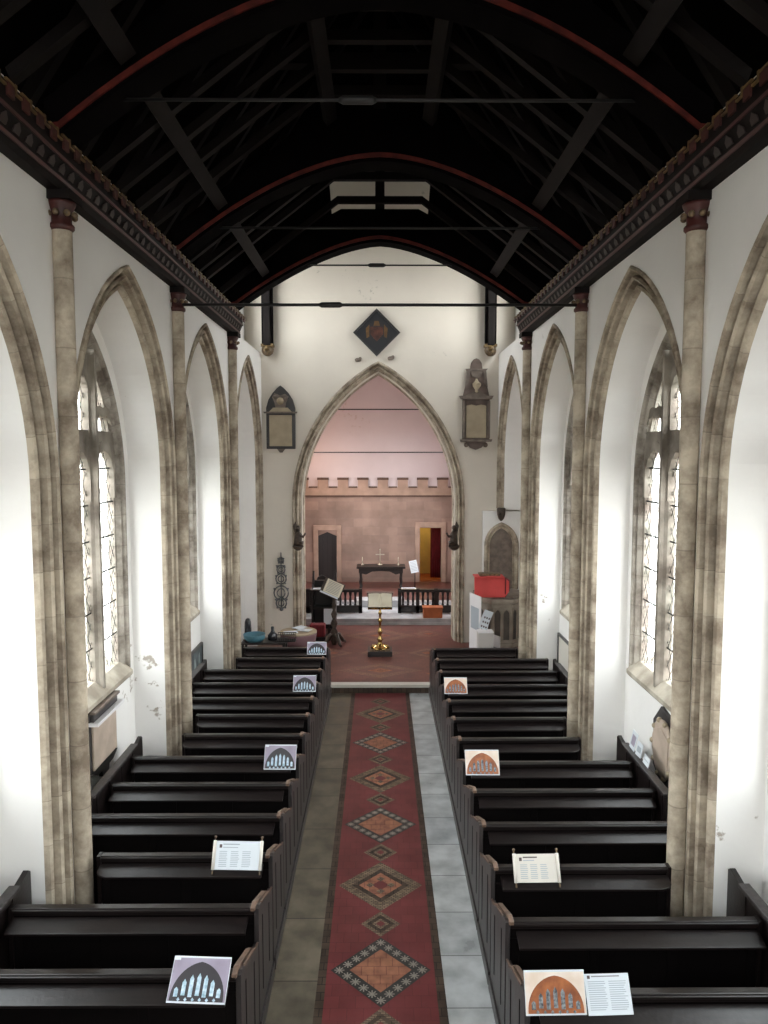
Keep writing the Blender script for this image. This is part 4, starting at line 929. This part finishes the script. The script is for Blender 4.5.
MB().prism([(-.34, .30), (.34, .30), (.34, 1.32), (-.34, 1.32)], fn, 0, .06, 'memgrey2').prism([(-.33, 1.38), (.33, 1.38), (.20, 1.92), (.16, 2.02), (.13, 2.20), (.07, 2.28), (0, 2.31), (-.07, 2.28), (-.13, 2.20), (-.16, 2.02), (-.20, 1.92)], fn, 0, .05, 'memgrey2').build('slab', t, .008)
MB().prism([(-.25, .34), (.25, .34), (.25, 1.14), (.12, 1.17), (0, 1.14), (-.12, 1.17), (-.25, 1.14)], fn, .06, .10, 'memtan').build('tablet', t, .006)
m = MB()
for x in (-.31, .31): m.prism([(x - .035, .34), (x + .035, .34), (x + .035, 1.26), (x - .035, 1.26)], fn, .06, .13, 'memgrey')
m.prism([(-.38, .25), (.38, .25), (.40, .31), (-.40, .31)], fn, 0, .17, 'memgrey').prism([(-.38, 1.30), (.38, 1.30), (.42, 1.38), (-.42, 1.38)], fn, 0, .18, 'memgrey').prism([(-.30, 1.38), (.30, 1.38), (.0, 1.52)], fn, .05, .14, 'memgrey'); m.build('pilasters', t, .006)
m = MB(); c = fn(0, 1.62, .13)
m.lathe([(.03, -.16), (.05, -.13), (.03, -.10), (.10, .0), (.11, .06), (.06, .10), (.04, .13), (.02, .18)], c, 'memtan', 14); m.build('urn', t)
m = MB().prism([(-.28, 2.05), (.28, 2.05), (.24, 2.00), (-.24, 2.00)], fn, .05, .09, 'memgrey').prism([(-.24, 2.0), (-.16, 2.0), (-.2, 1.7), (-.28, 1.6)], fn, .04, .09, 'memgrey').prism([(.24, 2.0), (.16, 2.0), (.2, 1.7), (.28, 1.6)], fn, .04, .09, 'memgrey').prism([(-.16, 1.98), (.16, 1.98), (.1, 1.86), (0, 1.82), (-.1, 1.86)], fn, .05, .10, 'memgrey'); m.build('drapery', t)
m = MB().prism([(-.26, .25), (.26, .25), (.14, .10), (0, .05), (-.14, .10)], fn, 0, .10, 'memgrey2').ball(fn(-.24, .17, .08), .06, 'memgrey').ball(fn(.24, .17, .08), .06, 'memgrey'); m.build('apron', t)
# hatchment
t = thing('hatchment', 'black diamond-shaped painted panel hanging above the chancel arch', 'panel', (-.08, YE - .02, 7.96)); h = .58
fn = lambda a, b, d: Vector((a, -d, b))
MB().prism([(-h, 0), (0, -h), (h, 0), (0, h)], fn, 0, .05, 'hatch').build('board', t, .004)
m = MB()
for (q0, q1) in (((-h, 0), (0, -h)), ((0, -h), (h, 0)), ((h, 0), (0, h)), ((0, h), (-h, 0))):
    m.prism([q0, q1, (q1[0] * .9, q1[1] * .9), (q0[0] * .9, q0[1] * .9)], fn, .05, .075, 'memdark')
m.build('frame', t)
m = MB().prism([(-.16, .14), (.16, .14), (.16, -.04), (0, -.22), (-.16, -.04)], fn, .05, .056, 'hatchred').prism([(-.08, .16), (.08, .16), (.05, .28), (-.05, .28)], fn, .05, .056, 'hatchgold').prism([(-.27, .10), (-.18, .2), (-.18, -.1), (-.25, -.14)], fn, .05, .055, 'hatchgold').prism([(.27, .10), (.18, .2), (.18, -.1), (.25, -.14)], fn, .05, .055, 'hatchgold'); m.build('coat_of_arms', t)
for x, z, wd in ((-.54, 7.30, 'left'), (.27, 7.34, 'right')):
    tag(MB().ball((0, 0, 0), .07, 'memgrey', (1.2, .8, .7)).ball((.05, -.02, .03), .04, 'memgrey').ball((-.04, -.03, -.02), .035, 'memgrey').build('stone_boss', loc=(x, YE - .03, z)), 'small broken stone boss just %s of the chancel arch tip' % wd, 'boss', 'stone bosses above the arch')
# carved figures on the jambs of the chancel arch
for s, x, wd in ((-1, -2.06, 'left'), (1, 1.86, 'right')):
    t = thing('carved_figure', 'small dark carved figure on a bracket on the %s jamb of the chancel arch' % wd, 'carving', (x, YE - .10, 2.55), group='carved jamb figures')
    MB().lathe([(.02, 0), (.10, .04), (.14, .10), (.14, .13)], (0, -.02, 0), 'bronze', 12).build('bracket', t)
    m = MB().tube([(0, 0, .13), (.0, 0, .25), (-.02 * s, -.04, .42), (0, -.03, .52)], [.11, .10, .09, .04], 'bronze', 10).ball((0, -.05, .58), .065, 'bronze').tube([(0, -.05, .42), (-.14 * s, -.10, .36), (-.20 * s, -.12, .46)], [.04, .035, .025], 'bronze').tube([(0, -.04, .2), (-.13 * s, -.12, .22), (-.12 * s, -.10, .12)], [.05, .045, .03], 'bronze')
    m.build('figure', t)
    MB().prism([(0, .3), (.08, .4), (.13, .62), (.06, .74), (.02, .6), (-.04, .5)], lambda a, b, d, s=s: Vector((s * a, .04 + d, b)), 0, .025, 'bronze').build('wing', t)
# metal ornament on the wall left of the arch
t = thing('wall_ornament', 'openwork grey metal hanging ornament on the white wall left of the arch', 'ornament', (-2.50, YE - .06, 1.05))
m = MB().tube([(0, 0, 0), (0, 0, 1.45)], .014, 'steel')
for (z, r_) in ((.42, .18), (.78, .13), (1.02, .10), (.16, .13), (1.25, .07)):
    for sg in (1, -1):
        m.tube([(sg * r_ * math.sin(a) , -.03 * math.sin(a), z - r_ * math.cos(a)) for a in [PI * k / 10 for k in range(11)]], .018, 'steel', 6)
        m.tube([(sg * r_ * .55 * math.sin(a), -.05 * math.sin(a), z - r_ * .6 * math.cos(a)) for a in [PI * k / 8 for k in range(9)]], .014, 'steel', 6)
        m.ball((sg * r_ * .95, -.02, z + r_ * .6), .025, 'steel'); m.ball((sg * r_ * .8, -.02, z - r_ * .9), .022, 'steel')
m.box(-.13, .11, -.03, .0, 1.10, 1.13, 'steel').ball((0, 0, 0), .05, 'steel').ball((0, -.02, .6), .04, 'steel'); m.build('scrollwork', t)

# ------------------------------------------------------------ monuments on the side walls
FS = lambda s, cy, z: (lambda a, b, d: Vector((s * (XB - d), cy + a, z + b)))
t = thing('wall_monument', 'pale rectangular wall tablet with black cornice and foot below the left window', 'monument'); fn = FS(-1, 9.05, 1.14)
MB().prism([(-.42, .0), (.42, .0), (.42, .78), (-.42, .78)], fn, 0, .03, 'memdark').prism([(-.42, 0), (.42, 0), (.26, -.07), (.12, -.08), (.10, -.16), (-.10, -.16), (-.12, -.08), (-.26, -.07)], fn, 0, .05, 'memdark').build('slab', t)
MB().prism([(-.38, .03), (.38, .03), (.38, .60), (-.38, .60)], fn, .03, .06, 'memcream').build('tablet', t, .005)
MB().prism([(-.44, .60), (.46, .60), (.48, .64), (-.44, .64)], fn, .0, .14, 'display').prism([(-.40, .64), (.40, .64), (.40, .74), (-.40, .74)], fn, 0, .07, 'memdark').prism([(-.42, .74), (.42, .74), (.42, .77), (-.42, .77)], fn, 0, .10, 'memgrey').build('cornice', t)
t = thing('framed_painting', 'dark painting with pale figures leaning below the second left window', 'painting'); fn = FS(-1, 13.75, .55)
MB().prism([(-.42, .0), (.42, 0), (.42, .75), (-.42, .75)], fn, .0, .035, 'bluegrey').prism([(-.25, .05), (-.08, .05), (-.05, .4), (-.12, .6), (-.2, .6), (-.24, .35)], fn, .035, .04, 'figure').prism([(.10, .05), (.30, .05), (.26, .4), (.2, .65), (.12, .6)], fn, .035, .04, 'figure').build('canvas', t)
m = MB()
for q in ([(-.45, -.03), (.45, -.03), (.45, .02), (-.45, .02)], [(-.45, .73), (.45, .73), (.45, .78), (-.45, .78)], [(-.45, 0), (-.40, 0), (-.40, .75), (-.45, .75)], [(.40, 0), (.45, 0), (.45, .75), (.40, .75)]): m.prism(q, fn, 0, .05, 'wood')
m.build('frame', t)
t = thing('wall_monument', 'cream oval cartouche on a black six-sided slab below the right window', 'monument'); fn = FS(1, 8.72, 1.03)
MB().prism([(-.30, .05), (-.12, -.10), (.12, -.10), (.38, .05), (.40, .62), (.16, .86), (-.20, .80), (-.38, .60)], fn, 0, .04, 'memdark').build('slab', t, .006)
m = MB(); el = [(.31 * math.cos(a) * (1 + .04 * math.cos(6 * a)), .38 + .36 * math.sin(a)) for a in [2 * PI * k / 32 for k in range(32)]]; m.prism(el, fn, .04, .09, 'memcream'); m.build('cartouche', t, .02)
m = MB()
for k in range(10): a = 2 * PI * k / 10; m.ball(fn(.30 * math.cos(a), .38 + .35 * math.sin(a), .08), .035, 'memtan')
m.build('scroll_border', t)
MB().prism([(-.22, .18), (.22, .18), (.24, .55), (.0, .66), (-.24, .55)], fn, .09, .10, 'memcream').build('inscription_field', t, .004)
t = thing('framed_board', 'cream rectangular tablet in a thin black frame below the second right window', 'monument'); fn = FS(1, 13.65, .66)
MB().prism([(-.5, 0), (.5, 0), (.5, .82), (-.5, .82)], fn, 0, .02, 'parch').build('tablet', t)
m = MB()
for q in ([(-.53, -.03), (.53, -.03), (.53, .01), (-.53, .01)], [(-.53, .81), (.53, .81), (.53, .85), (-.53, .85)], [(-.53, 0), (-.49, 0), (-.49, .82), (-.53, .82)], [(.49, 0), (.53, 0), (.53, .82), (.49, .82)]): m.prism(q, fn, 0, .04, 'memdark')
m.build('frame', t)
for i, (y, r_, lb, ink) in enumerate(((9.15, 10, 'leaflet with a dark picture propped on the panelling by the oval cartouche', 'ph_lilac'), (8.92, -8, 'plain white leaflet propped on the panelling under the oval cartouche', 'inkpale'), (8.66, 6, 'white leaflet nearest the viewer on the panelling below the cartouche', 'inkpale'))):
    m = MB().box(-.006, 0, -.09, .09, 0, .23 - .06 * i, 'paper').box(-.0075, -.006, -.06, .06, .05, .18 - .06 * i, ink)
    o = m.build('leaflet', loc=(3.19 + .02, y, 1.238)); o.rotation_euler = (math.radians(r_ * .3), math.radians(12), 0); tag(o, lb, 'leaflet', 'leaflets propped on the right panelling')
